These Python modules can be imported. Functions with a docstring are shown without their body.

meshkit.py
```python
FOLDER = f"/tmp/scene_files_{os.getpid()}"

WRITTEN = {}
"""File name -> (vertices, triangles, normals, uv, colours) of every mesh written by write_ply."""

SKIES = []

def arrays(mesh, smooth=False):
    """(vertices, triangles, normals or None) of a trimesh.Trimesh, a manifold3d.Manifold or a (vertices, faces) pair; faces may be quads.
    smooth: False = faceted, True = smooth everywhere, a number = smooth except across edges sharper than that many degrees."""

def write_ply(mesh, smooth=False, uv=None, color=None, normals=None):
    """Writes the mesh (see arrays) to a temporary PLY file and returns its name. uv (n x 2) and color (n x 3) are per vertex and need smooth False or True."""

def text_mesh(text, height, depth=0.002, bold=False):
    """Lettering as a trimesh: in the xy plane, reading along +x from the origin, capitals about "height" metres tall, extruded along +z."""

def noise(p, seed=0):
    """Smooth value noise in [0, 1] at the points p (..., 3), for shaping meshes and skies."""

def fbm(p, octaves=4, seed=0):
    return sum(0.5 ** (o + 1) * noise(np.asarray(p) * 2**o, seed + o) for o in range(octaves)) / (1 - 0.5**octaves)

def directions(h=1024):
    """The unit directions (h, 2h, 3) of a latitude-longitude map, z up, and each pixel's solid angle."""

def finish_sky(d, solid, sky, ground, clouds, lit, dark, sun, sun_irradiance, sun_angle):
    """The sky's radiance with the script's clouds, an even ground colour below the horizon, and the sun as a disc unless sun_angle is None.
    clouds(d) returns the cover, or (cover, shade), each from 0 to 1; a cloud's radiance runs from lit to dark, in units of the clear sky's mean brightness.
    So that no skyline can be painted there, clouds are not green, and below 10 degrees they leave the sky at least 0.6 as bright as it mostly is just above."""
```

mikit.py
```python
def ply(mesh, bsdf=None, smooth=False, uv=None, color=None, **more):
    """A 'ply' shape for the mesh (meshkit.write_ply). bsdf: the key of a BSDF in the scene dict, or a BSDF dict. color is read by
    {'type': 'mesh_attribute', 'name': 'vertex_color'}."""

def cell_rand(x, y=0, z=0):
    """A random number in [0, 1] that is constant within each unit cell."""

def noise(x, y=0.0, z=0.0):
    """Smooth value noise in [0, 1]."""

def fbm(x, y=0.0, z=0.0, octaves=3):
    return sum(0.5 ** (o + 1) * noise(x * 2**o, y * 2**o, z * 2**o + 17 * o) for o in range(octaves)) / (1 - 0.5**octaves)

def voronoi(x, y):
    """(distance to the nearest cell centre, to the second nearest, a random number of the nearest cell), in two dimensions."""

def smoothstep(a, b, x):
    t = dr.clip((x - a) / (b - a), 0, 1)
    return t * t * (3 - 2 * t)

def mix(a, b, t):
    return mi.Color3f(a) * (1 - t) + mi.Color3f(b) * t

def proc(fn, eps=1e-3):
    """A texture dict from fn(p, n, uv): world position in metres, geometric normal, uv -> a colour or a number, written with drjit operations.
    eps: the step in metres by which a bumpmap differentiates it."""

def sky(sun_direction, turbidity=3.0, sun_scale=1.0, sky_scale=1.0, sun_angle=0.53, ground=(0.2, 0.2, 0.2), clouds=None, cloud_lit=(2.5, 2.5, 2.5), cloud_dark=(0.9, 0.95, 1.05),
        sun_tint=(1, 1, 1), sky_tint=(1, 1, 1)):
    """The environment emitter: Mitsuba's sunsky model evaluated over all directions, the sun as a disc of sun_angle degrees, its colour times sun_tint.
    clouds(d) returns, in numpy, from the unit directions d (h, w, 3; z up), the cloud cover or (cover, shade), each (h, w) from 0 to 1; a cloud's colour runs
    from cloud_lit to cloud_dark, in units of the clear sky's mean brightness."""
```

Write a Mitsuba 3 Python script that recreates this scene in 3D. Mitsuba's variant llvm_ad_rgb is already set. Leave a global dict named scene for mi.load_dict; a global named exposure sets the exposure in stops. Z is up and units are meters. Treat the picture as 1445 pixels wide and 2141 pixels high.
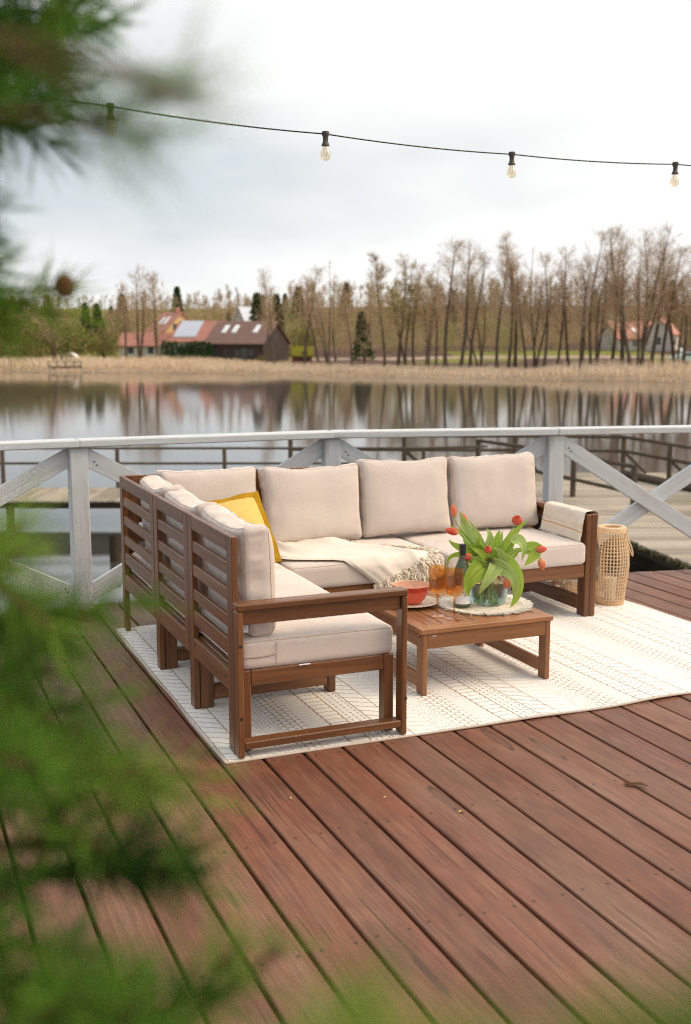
import math, random
import numpy as np, trimesh, mitsuba as mi, drjit as dr
import mikit, meshkit
from scipy.spatial import ConvexHull
from mikit import noise, fbm, voronoi, cell_rand, smoothstep, mix

T = mi.ScalarTransform4f
scene, labels = {}, {}
# ------------------------------------------------------------------ camera, sky, exposure
EYE = np.array([0.0, 0.0, 1.52])
YAW, PITCH = math.radians(22.778), math.radians(8.82)
FW = np.array([math.sin(YAW), math.cos(YAW)])          # horizontal forward
RT = np.array([math.cos(YAW), -math.sin(YAW)])         # horizontal right
AIM = np.array([FW[0] * math.cos(PITCH), FW[1] * math.cos(PITCH), -math.sin(PITCH)])
scene['camera'] = {'type': 'thinlens', 'fov': 34.34, 'fov_axis': 'x', 'near_clip': 0.02, 'far_clip': 900.0,
                   'aperture_radius': 0.0068, 'focus_distance': 4.7,
                   'to_world': T().look_at(origin=EYE.tolist(), target=(EYE + AIM).tolist(), up=[0, 0, 1])}


def clouds(d):
    el = np.degrees(np.arcsin(np.clip(d[..., 2], -1, 1)))
    p = d / np.maximum(d[..., 2:3] + 0.25, 0.05)
    n = meshkit.fbm(p * np.array([1.1, 1.1, 0.0]) + 3.7, 5)
    m = meshkit.fbm(p * np.array([0.5, 0.5, 0.0]) + 11.3, 3)
    side = (d[..., 0] * RT[0] + d[..., 1] * RT[1])
    shade = 0.70 + 1.5 * (n - 0.5) + 0.7 * (m - 0.5) - 0.75 * side
    low = np.clip((5.0 - el) / 3.0, 0, 1) * (0.55 + 0.5 * (n - .5))
    return np.ones_like(el), np.clip(shade - 0.8 * low - np.clip((el - 9) / 25, 0, .35), 0, 1)


scene['sky'] = mikit.sky([0.66, -0.36, 0.68], turbidity=4, sun_scale=0.22, sun_angle=34, clouds=clouds,
                         cloud_lit=(1.72, 1.66, 1.58), cloud_dark=(0.70, 0.80, 0.88), sun_tint=(1, .95, .88))
exposure = 2.95


# ------------------------------------------------------------------ helpers
def ref(k): return {'type': 'ref', 'id': k}
def rgb(*c): return {'type': 'rgb', 'value': list(c)}


counts = {}
def num(name):
    k = counts.get(name, -1) + 1
    counts[name] = k
    return name if k == 0 else f'{name}_{k:03d}'


def tag(key, label=None, cat=None, group=None, kind=None):
    e = labels.setdefault(key, {})
    for a, b in (('label', label), ('category', cat), ('group', group), ('kind', kind)):
        if b: e[a] = b


def obj(name, mesh, mat, parent=None, smooth=False, uv=None, label=None, cat=None, group=None, kind=None, to=None):
    key = num((parent + '__' if parent else '') + name)
    if len(mesh) == 3: mesh, uv = mesh[:2], mesh[2]
    scene[key] = mikit.ply(mesh, mat, smooth, uv=uv)
    if to is not None: scene[key]['to_world'] = to
    if label or cat or group or kind: tag(key, label, cat, group, kind)
    return key


def thing(name, label, cat, group=None, kind=None):
    key = num(name)
    tag(key, label, cat, group, kind)
    return key


def cat(ms):
    V, F, U, n = [], [], [], 0
    for m in ms:
        V.append(np.asarray(m[0], float)); F.append(np.asarray(m[1], int) + n); n += len(m[0])
        if len(m) == 3: U.append(m[2])
    return (np.vstack(V), np.vstack(F)) + ((np.vstack(U),) if U else ())


_sg = np.array([[x, y, z] for x in (-1, 1) for y in (-1, 1) for z in (-1, 1)], float)
_unit = np.vstack([_sg * ([1, 1, 1] - np.eye(3)[a] * 0 - 0.2 * (1 - np.eye(3)[a])) for a in range(3)])
_h = ConvexHull(_unit)
_bf = _h.simplices.copy()
for _i, _f in enumerate(_bf):
    if np.dot(np.cross(_unit[_f[1]] - _unit[_f[0]], _unit[_f[2]] - _unit[_f[0]]), _h.equations[_i, :3]) < 0: _bf[_i] = _f[::-1]
_boxid = [0]


def box(x0, x1, y0, y1, z0, z1, b=.003, grain=None, M=None):
    """chamfered box with uv = (metres along the grain, metres across + 10 * piece number)"""
    s = np.array([x1 - x0, y1 - y0, z1 - z0]) / 2
    c = np.array([x1 + x0, y1 + y0, z1 + z0]) / 2
    b = min(b, .35 * s.min())
    V = np.vstack([_sg * (s - b * (1 - np.eye(3)[a])) for a in range(3)])
    g = int(np.argmax(s)) if grain is None else grain
    o = [i for i in range(3) if i != g]
    _boxid[0] += 1
    k = _boxid[0] % 97
    uv = np.c_[V[:, g] + s[g] + 1.7 * k, V[:, o[0]] + V[:, o[1]] + 2 + 10 * k]
    V = V + c
    if M is not None: V = V @ M[:3, :3].T + M[:3, 3]
    return V, _bf.copy(), uv


def beam(a, b, w, h, up=(0, 0, 1), bev=.003):
    """board from a to b; w across, h along up"""
    a, b = np.asarray(a, float), np.asarray(b, float)
    L = np.linalg.norm(b - a); x = (b - a) / L
    y = np.cross(up, x); y /= np.linalg.norm(y); z = np.cross(x, y)
    M = np.eye(4); M[:3, 0], M[:3, 1], M[:3, 2], M[:3, 3] = x, y, z, (a + b) / 2
    return box(-L / 2, L / 2, -w / 2, w / 2, -h / 2, h / 2, bev, 0, M)


def tube(P, r, n=6, cap=True):
    P = np.asarray(P, float); m = len(P)
    r = np.broadcast_to(r, (m,))
    t = np.gradient(P, axis=0); t /= np.linalg.norm(t, axis=1, keepdims=True) + 1e-12
    ref_ = np.array([0, 0, 1.0]) if abs(t[:, 2]).mean() < .8 else np.array([1.0, 0, 0])
    a = np.cross(t, ref_); a /= np.linalg.norm(a, axis=1, keepdims=True) + 1e-9
    b = np.cross(t, a); g = np.arange(n) * 2 * np.pi / n
    V = (P[:, None] + r[:, None, None] * (np.cos(g)[None, :, None] * a[:, None] + np.sin(g)[None, :, None] * b[:, None])).reshape(-1, 3)
    i, j = np.meshgrid(np.arange(m - 1), np.arange(n), indexing='ij')
    A, B, C, D = i * n + j, i * n + (j + 1) % n, (i + 1) * n + (j + 1) % n, (i + 1) * n + j
    F = np.stack([np.stack([A, C, B], -1), np.stack([A, D, C], -1)], 2).reshape(-1, 3)
    if cap and n > 2:
        V = np.vstack([V, P[0], P[-1]]); k = np.arange(n); q = m * n
        F = np.vstack([F, np.c_[np.full(n, q), k, (k + 1) % n], np.c_[np.full(n, q + 1), (m - 1) * n + (k + 1) % n, (m - 1) * n + k]])
    return V, F


def grid(P, closed_u=False):
    """(nu, nv, 3) points -> surface"""
    nu, nv = P.shape[:2]
    i, j = np.meshgrid(np.arange(nu if closed_u else nu - 1), np.arange(nv - 1), indexing='ij')
    A, B, C, D = i * nv + j, ((i + 1) % nu) * nv + j, ((i + 1) % nu) * nv + j + 1, i * nv + j + 1
    F = np.stack([np.stack([A, B, C], -1), np.stack([A, C, D], -1)], 2).reshape(-1, 3)
    return P.reshape(-1, 3), F


def lathe(prof, n=40, c=(0, 0, 0), ribs=0, amp=0.):
    prof = np.asarray(prof, float)
    g = np.arange(n) * 2 * np.pi / n
    k = 1 + (amp * np.cos(ribs * g) if ribs else 0 * g)
    P = np.stack([np.outer(np.cos(g) * k, prof[:, 0]), np.outer(np.sin(g) * k, prof[:, 0]), np.outer(np.ones(n), prof[:, 1])], -1) + np.asarray(c)
    return grid(P, True)


def spline(P, n=30):
    from scipy.interpolate import CubicSpline
    P = np.asarray(P, float)
    d = np.r_[0, np.cumsum(np.linalg.norm(np.diff(P, axis=0), axis=1))]
    return CubicSpline(d, P)(np.linspace(0, d[-1], n))


def mat4(R=np.eye(3), t=(0, 0, 0)):
    M = np.eye(4); M[:3, :3] = R; M[:3, 3] = t
    return M


def rot(axis, deg):
    return trimesh.transformations.rotation_matrix(math.radians(deg), axis)[:3, :3]


def ap(m, M):
    return (np.asarray(m[0]) @ M[:3, :3].T + M[:3, 3],) + tuple(m[1:])


def LD(L, D, z=0.):
    """a point L metres to the right and D metres ahead of the viewing spot"""
    L, D = np.asarray(L, float), np.asarray(D, float)
    return np.stack(np.broadcast_arrays(L * RT[0] + D * FW[0], L * RT[1] + D * FW[1], z), -1)


LDM = mat4(np.array([[RT[0], FW[0], 0], [RT[1], FW[1], 0], [0, 0, 1.0]]))

# ------------------------------------------------------------------ materials
def principled(name, col, rough=.5, spec=.5, **kw):
    c = mikit.proc(col) if callable(col) else rgb(*col)
    scene[name] = {'type': 'twosided', 'b': {'type': 'principled', 'base_color': c, 'roughness': rough, 'specular': spec, **kw}}


def diffuse(name, col):
    scene[name] = {'type': 'twosided', 'b': {'type': 'diffuse', 'reflectance': mikit.proc(col) if callable(col) else rgb(*col)}}


def bumped(name, col, height, scale, rough=.5, spec=.5, eps=1e-3, **kw):
    scene[name] = {'type': 'twosided', 'b': {'type': 'bumpmap', 'arbitrary': mikit.proc(height, eps), 'scale': scale,
                   'b': {'type': 'principled', 'base_color': mikit.proc(col) if callable(col) else rgb(*col),
                         'roughness': mikit.proc(rough) if callable(rough) else rough, 'specular': spec, **kw}}}


def split(uv):
    u, v = uv.x, uv.y
    k = dr.floor(v / 10.)
    return u, v - 10. * k, k


def deck_col(p, n, uv):
    u, v, k = split(uv)
    tone, tone2 = cell_rand(k, 3), cell_rand(k, 8)
    warp = noise(u * 1.3, v * 6., k) * 1.6 + .5 * noise(u * 4., v * 14., k + 4.)
    g = fbm(u * 1.8 + k * 7.3, v * 60. + 3. * warp, k, 3)
    fine = fbm(u * 11., v * 300. + 4. * warp, k, 2)
    mott = fbm(u * 13., v * 22., k + 40., 3)
    blotch = fbm(u * 3.1 + k * 3.1, v * 9., k + 5., 4)
    c = mix((.275, .118, .075), (.325, .155, .105), smoothstep(.25, .75, g))
    c = mix(c, mi.Color3f(.40, .255, .185), .26 * smoothstep(.48, .78, blotch))
    c = mix(c, mi.Color3f(.30, .105, .070), .5 * smoothstep(.5, .75, fbm(u * 1.7 + 9., v * 13., k, 3)))
    c = mix(c, mi.Color3f(.15, .068, .046), .42 * smoothstep(.57, .82, fbm(u * 2.6 + 4., v * 12. + 3., k + 9., 4)))
    c = c * (.86 + .26 * tone) * (.74 + .52 * fine) * (.84 + .32 * mott)
    c = c * mi.Color3f(1., .95 + .10 * tone2, .90 + .18 * tone2)
    a, b, w = voronoi(u * .62 + k * 5.17, v * 4.4 + k * 2.3)
    has = dr.select(w > .64, 1., 0.)
    a = a * (1. + .35 * (noise(u * 30., v * 60., k) - .5))
    c = mix(c, mi.Color3f(.21, .115, .085), .55 * smoothstep(.085, .055, a) * has)
    c = mix(c, mi.Color3f(.06, .032, .027), .75 * smoothstep(.016, .0, dr.abs(a - .072)) * has)
    crack = smoothstep(.74, .86, noise(u * 3.6 + k * 3., v * 120. + 2. * warp, k + 2.)) * smoothstep(.56, .70, fbm(u * 1.8, v * 10., k + 30., 2))
    c = mix(c, mi.Color3f(.07, .035, .027), .65 * crack)
    pale = smoothstep(.60, .8, noise(u * 5., v * 210. + 3. * warp, k + 12.)) * smoothstep(.45, .65, fbm(u * 1.6 + 8., v * 8., k + 21., 2))
    c = mix(c, mi.Color3f(.46, .32, .25), .28 * pale)
    du = (u / .62 - dr.round(u / .62)) * .62 + .03 * (cell_rand(k, 5) - .5)
    dv = dr.abs(dr.abs(v - 2.) - .042 - .006 * cell_rand(k, dr.round(u / .62)))
    sc = smoothstep(.0074, .0044, dr.sqrt(du * du + dv * dv))
    return mix(c * mi.Color3f(.535, .475, .415), mi.Color3f(.03, .018, .015), .85 * sc)


def deck_h(p, n, uv):
    u, v, k = split(uv)
    return .6 * fbm(u * 1.6 + k * 7.3, v * 70. + 1.5 * noise(u * 2., v * 9., k), k, 2) + .4 * noise(u * 9., v * 330., k)


bumped('m_deck', deck_col, deck_h, .0022, rough=.52, spec=.45)


def wood(c0, c1, dark):
    def f(p, n, uv):
        u, v, k = split(uv)
        g = fbm(u * 2.2 + k, v * 55. + 2. * noise(u * 1.5, v * 12., k), k, 3)
        s = noise(u * 16., v * 500., k)
        c = mix(c0, c1, smoothstep(.28, .75, g)) * (.86 + .28 * cell_rand(k, 1))
        return mix(c, mi.Color3f(*dark), .35 * smoothstep(.55, .9, s))
    return f


def wood_h(p, n, uv):
    u, v, k = split(uv)
    return noise(u * 10., v * 380., k)


bumped('m_sofa_wood', wood((.125, .048, .017), (.180, .074, .028), (.06, .022, .011)), wood_h, .0004, rough=.33, spec=.5)
bumped('m_table_wood', wood((.225, .094, .036), (.30, .135, .056), (.14, .058, .026)), wood_h, .0004, rough=.36, spec=.5)
principled('m_groove', (.03, .012, .006), .7)


def paint_col(p, n, uv):
    u, v, k = split(uv)
    g = fbm(u * 2. + k * 3., v * 60., k, 3)
    c = mix((.43, .465, .495), (.54, .57, .59), g)
    worn = smoothstep(.62, .85, fbm(u * 5. + k, v * 38., k + 3., 4))
    c = mix(c, mi.Color3f(.36, .35, .33), .55 * worn)
    a, b, w = voronoi(u * 1.6 + k * 3.3, v * 7. + k)
    c = mix(c, mi.Color3f(.30, .28, .27), .5 * smoothstep(.16, .06, a) * dr.select(w > .6, 1., 0.))
    return c


bumped('m_white_paint', paint_col, lambda p, n, uv: fbm(uv.x * 2., uv.y * 60., 0., 3), .0016, rough=.5, spec=.4)


def grey_plank(p, n, uv):
    u, v, k = split(uv)
    c = mix((.29, .25, .205), (.47, .42, .355), fbm(u * 1.5 + k, v * 40., k, 3)) * (.75 + .5 * cell_rand(k, 2))
    return mix(c, mi.Color3f(.13, .125, .07), .5 * smoothstep(.5, .75, fbm(p.x * .6, p.y * .6, 0., 3)))


diffuse('m_grey_plank', grey_plank)
diffuse('m_rail_wood', lambda p, n, uv: mix((.055, .045, .034), (.15, .12, .09), fbm(p.x * 3., p.y * 3., p.z * 3., 3)))
diffuse('m_moss', lambda p, n, uv: mix((.10, .095, .04), (.20, .18, .09), noise(p.x * 8., p.y * 8., p.z * 8.)))
diffuse('m_dark_timber', (.05, .038, .028))


def weave(c, amt, sc=1.):
    def f(p, n, uv):
        q = noise(p.x * 420. * sc, p.y * 420. * sc, p.z * 420. * sc)
        r = noise(p.x * 160. * sc, p.y * 160. * sc, p.z * 900. * sc)
        return mi.Color3f(*c) * (1. - amt + amt * (q + r)) * (.95 + .1 * noise(p.x * 9., p.y * 9., p.z * 9.))
    return f


def weave_h(p, n, uv): return noise(p.x * 500., p.y * 500., p.z * 500.)


scene['m_fabric'] = {'type': 'twosided', 'b': {'type': 'bumpmap', 'arbitrary': mikit.proc(weave_h), 'scale': .0006,
                     'b': {'type': 'principled', 'base_color': mikit.proc(weave((.56, .493, .452), .18)), 'roughness': .85, 'specular': .2, 'sheen': .25}}}
diffuse('m_seam', (.44, .35, .285))
diffuse('m_yellow', weave((.67, .475, .155), .22, .8))
diffuse('m_yellow_trim', weave((.42, .24, .02), .25, .8))
diffuse('m_throw', weave((.77, .71, .63), .14, .6))
diffuse('m_throw_stripe', lambda p, n, uv: mix(mix((.80, .74, .66), (.70, .61, .51), fbm(p.x * 40., p.y * 25., p.z * 60., 3)), mi.Color3f(.62, .33, .12),
        .9 * smoothstep(.020, .010, dr.abs(uv.x - .785 - .01 * noise(uv.y * 9., 2.))) + .35 * smoothstep(.02, .01, dr.abs(uv.x - .70)) * noise(uv.y * 60., 1.)))
diffuse('m_fringe', (.80, .72, .60))


def rug_lines(x, y):
    per = .66
    k = dr.floor(x / per); t = x - per * k

    def band(a, b):
        s = (t - a) / (b - a) * 2. - 1.
        return s, dr.select((t > a) & (t < b), 1., 0.)

    def near(f, w): return smoothstep(w * 1.5, w * .6, dr.abs(f - dr.round(f)))
    s, on = band(.0, .095)      # rope
    L = on * dr.maximum(near(y / .062 + .32 * dr.sin(s * 1.7) + .12 * s * s * s, .055), smoothstep(.10, .04, dr.abs(dr.abs(s) - .96)))
    s, on = band(.10, .20)      # leaf fans
    L = dr.maximum(L, on * dr.maximum(.7 * near(y / .052 + .55 * s * s * dr.sign(s) * .8, .05), 0.))
    s, on = band(.20, .285)      # dotted rows
    row = dr.abs(s * 2.5 - dr.round(s * 2.5)) * 2.
    L = dr.maximum(L, on * smoothstep(.45, .2, row) * smoothstep(.30, .18, dr.abs(y / .019 - dr.round(y / .019)) + .5 * noise(y * 140., s * 20.) - .2))
    s, on = band(.29, .40)      # scales
    r = dr.floor((s + 1.) * 2.)
    fy = y / .038 + .5 * (r - 2. * dr.floor(r / 2.))
    fs = (s + 1.) * 2.
    L = dr.maximum(L, on * dr.maximum(near(fy, .07), near(fs + .08 * dr.cos(6.283 * fy), .07)))
    s, on = band(.40, .48)      # fine slanting ribs
    L = dr.maximum(L, on * .6 * near(y / .03 + 1.3 * s, .12) * smoothstep(.2, .5, noise(y * 220., s * 60.)))
    s, on = band(.485, .575)    # squares
    L = dr.maximum(L, on * dr.maximum(near(y / .046 + .16 * s * s, .055), smoothstep(.13, .05, dr.abs(dr.abs(s) - .9 + .06 * dr.cos(6.283 * y / .046)))))
    s, on = band(.58, .66)      # dashes
    row = dr.abs(s * 1.5 - dr.round(s * 1.5)) * 2.
    return dr.maximum(L, on * smoothstep(.36, .16, row) * smoothstep(.33, .2, dr.abs(y / .034 + .5 * dr.round(s * 1.5) - dr.round(y / .034 + .5 * dr.round(s * 1.5)))))


def rug_col(p, n, uv):
    L = rug_lines(p.x - 1.1, p.y)
    base = mi.Color3f(.76, .75, .725) * (.93 + .14 * noise(p.x * 260., p.y * 500.)) * (.96 + .08 * fbm(p.x * 3., p.y * 3., 0., 2))
    return mix(base, mi.Color3f(.34, .265, .19), .9 * L)


bumped('m_rug', rug_col, lambda p, n, uv: -1. * rug_lines(p.x - 1.1, p.y), .002, rough=.9, spec=.15)
diffuse('m_rug_edge', (.55, .47, .40))
diffuse('m_bamboo', lambda p, n, uv: mix((.66, .46, .27), (.76, .59, .40), fbm(p.x * 30., p.y * 30., p.z * 30., 2)))
principled('m_tan_wood', (.50, .31, .16), .5)
principled('m_candle', (.78, .72, .56), .5)
principled('m_black_plastic', (.02, .02, .021), .35)
principled('m_socket', (.055, .047, .042), .5)
principled('m_cable', (.02, .035, .025), .5)
principled('m_white_tag', (.72, .76, .84), .6)
principled('m_tag_ink', (.25, .33, .48), .6)
principled('m_ink', (.02, .02, .022), .6)
principled('m_label', (.74, .74, .78), .55)
principled('m_screw', (.015, .014, .013), .4)
principled('m_bowl_out', lambda p, n, uv: mix((.62, .10, .055), (.45, .045, .022), smoothstep(.376, .3775, p.z)), .16, .5)
principled('m_bowl_in', (.68, .42, .30), .3)
diffuse('m_plate', lambda p, n, uv: mix((.66, .60, .52), (.42, .34, .26), smoothstep(.72, .8, noise(p.x * 260., p.y * 260., 3.))))
diffuse('m_macrame', lambda p, n, uv: mix((.74, .68, .58), (.60, .50, .37), .8 * smoothstep(.4, .75, noise(p.x * 150., p.y * 150., 1.))))
diffuse('m_macrame_fringe', (.78, .74, .67))
for nm, tint in (('m_amber', (.95, .76, .48)), ('m_amber_stem', (.93, .66, .38)), ('m_bulb', (.93, .86, .74))):
    scene[nm] = {'type': 'thindielectric', 'int_ior': 1.5, 'specular_transmittance': rgb(*tint)}
scene['m_vase'] = {'type': 'thindielectric', 'int_ior': 1.5, 'specular_transmittance': mikit.proc(
    lambda p, n, uv: mix((.60, .80, .87), (.80, .56, .33), smoothstep(.375, .455, p.z)))}
scene['m_water_clear'] = {'type': 'dielectric', 'int_ior': 1.33}
scene['m_green_glass'] = {'type': 'thindielectric', 'int_ior': 1.5, 'specular_transmittance': rgb(.34, .43, .075)}
scene['m_wine'] = {'type': 'thindielectric', 'int_ior': 1.1, 'specular_transmittance': rgb(.72, .76, .35)}
principled('m_filament', (.35, .2, .08), .4)


def leafmat(name, c0, c1, trans):
    def f(p, n, uv): return mix(c0, c1, fbm(uv.x * 3., uv.y * 22., 0., 2)) * (.86 + .28 * noise(uv.x * 2., uv.y * 60.)) * (1. - .22 * smoothstep(.06, .0, dr.abs(uv.y - .5)))
    scene[name] = {'type': 'principledthin', 'base_color': mikit.proc(f), 'roughness': .52, 'diff_trans': trans, 'eta': 1.4}


leafmat('m_tulip_leaf', (.31, .47, .045), (.46, .60, .14), .8)
leafmat('m_tulip_leaf_pale', (.36, .49, .13), (.48, .59, .25), .6)
principled('m_tulip_stem', (.30, .42, .10), .45)
principled('m_stem_wet', (.17, .22, .04), .45)


def petal(p, n, uv): return mix(mix((.66, .10, .06), (.82, .28, .19), smoothstep(.3, .8, noise(uv.x * 3., uv.y * 14.))), mi.Color3f(.80, .40, .18), .45 * smoothstep(.35, 0., uv.x))


def petal_warm(p, n, uv): return mix(mix((.74, .20, .10), (.86, .42, .26), smoothstep(.3, .8, noise(uv.x * 3., uv.y * 14.))), mi.Color3f(.86, .56, .22), .6 * smoothstep(.4, 0., uv.x))


scene['m_petal_warm'] = {'type': 'principledthin', 'base_color': mikit.proc(petal_warm), 'roughness': .4, 'diff_trans': .6, 'eta': 1.4}
scene['m_petal'] = {'type': 'principledthin', 'base_color': mikit.proc(petal), 'roughness': .4, 'diff_trans': .5, 'eta': 1.4}
# far shore
principled('m_bark', lambda p, n, uv: mix((.06, .046, .036), (.15, .115, .085), fbm(p.x * 2., p.y * 2., p.z * .7, 3)), .9, .1)
diffuse('m_twig', (.45, .325, .21))
diffuse('m_twig_tan', (.43, .315, .195))
diffuse('m_twig_olive', (.32, .30, .125))
diffuse('m_twig_green', (.42, .37, .12))
diffuse('m_shrub', lambda p, n, uv: mix((.15, .145, .045), (.25, .21, .09), noise(p.x * .7, p.y * .7, p.z * .7)))
diffuse('m_conifer', lambda p, n, uv: mix((.06, .09, .035), (.13, .155, .06), noise(p.x * 1.1, p.y * 1.1, p.z * 1.1)))
diffuse('m_thuja', lambda p, n, uv: mix((.02, .05, .015), (.05, .095, .03), noise(p.x * 2., p.y * 2., p.z * 2.)))
diffuse('m_reed', lambda p, n, uv: mix((.66, .50, .335), (.82, .69, .53), fbm(p.x * .25, p.y * .25, p.z * .6, 3)))
diffuse('m_reed_low', lambda p, n, uv: mix((.50, .37, .25), (.72, .56, .41), fbm(p.x * .3, p.y * .3, 0., 3)))


def land(p, n, uv):
    L, D = p.x * RT[0] + p.y * RT[1], p.x * FW[0] + p.y * FW[1]
    w = fbm(L * .05, D * .05, 0., 4)
    f = noise(L * 1.3, D * 1.3) * .3 + .85
    c = mix((.34, .245, .15), (.21, .155, .085), w)
    fld = smoothstep(-16., -6., L + 10. * (w - .5))
    c = mix(c, mi.Color3f(.125, .088, .075), fld * smoothstep(6., 16., D - 134. + .55 * L + 6. * (w - .5)))
    road = smoothstep(171., 174., D + .2 * L + 6. * (w - .5)) * smoothstep(181., 178., D + .2 * L + 6. * (w - .5))
    c = mix(c, mi.Color3f(.44, .34, .27), .8 * road * smoothstep(-14., 0., L))
    w2 = fbm(L * .09 + 7., D * .05, 0., 3)
    grass = smoothstep(.50, .58, w2) * smoothstep(160., 166., D + .2 * L) * smoothstep(200., 190., D + .2 * L) * (1. - road)
    c = mix(c, mi.Color3f(.20, .215, .06), .9 * grass * fld)
    gl = smoothstep(-26., -31., L) * smoothstep(165., 172., D)
    c = mix(c, mi.Color3f(.21, .23, .07), dr.clip(gl, 0, 1) * .85)
    c = mix(c, mi.Color3f(.22, .155, .10), smoothstep(200., 222., D) * (1. - .7 * gl))
    return c * f


diffuse('m_land', land)
diffuse('m_bank', lambda p, n, uv: mix((.10, .085, .05), (.16, .13, .08), fbm(p.x, p.y, 0., 3)))


def ripple(p, n, uv):
    L, D = p.x * RT[0] + p.y * RT[1], p.x * FW[0] + p.y * FW[1]
    return fbm(L * .35, D * 1.1, 0., 3) + .25 * noise(L * 1.6, D * 5.)


scene['m_water'] = {'type': 'bumpmap', 'arbitrary': mikit.proc(ripple, .02), 'scale': .0012,
                    'b': {'type': 'roughplastic', 'alpha': .006, 'int_ior': 2.1, 'diffuse_reflectance': rgb(.24, .238, .228), 'nonlinear': True}}
principled('m_barn_roof', lambda p, n, uv: mix((.155, .085, .07), (.20, .12, .10), noise(p.x * 2., p.y * 2., p.z * 6.)), .7)
principled('m_barn_wall', lambda p, n, uv: mix((.03, .02, .017), (.06, .038, .03), noise(p.x * 5., p.y * 5., p.z * .3)), .8)
principled('m_red_roof', lambda p, n, uv: mix((.34, .135, .10), (.43, .20, .155), noise(p.x * 2., p.y * 2., p.z * 6.)), .7)
principled('m_yellow_wall', (.60, .45, .22), .8)
principled('m_white_wall', (.44, .405, .365), .8)
principled('m_red_wall', (.13, .035, .03), .8)
diffuse('m_moss_roof', lambda p, n, uv: mix((.13, .135, .02), (.20, .18, .03), noise(p.x * 2., p.y * 2., p.z * 2.)))
principled('m_solar', (.46, .50, .58), .25)
principled('m_window', (.06, .07, .08), .15)
principled('m_skylight', (.70, .74, .78), .2)
principled('m_car_paint', (.46, .60, .58), .3)
principled('m_car_dark', (.03, .035, .04), .3)
principled('m_canopy_green', (.02, .07, .04), .6)
principled('m_white_gloss', (.75, .75, .74), .4)
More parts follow.
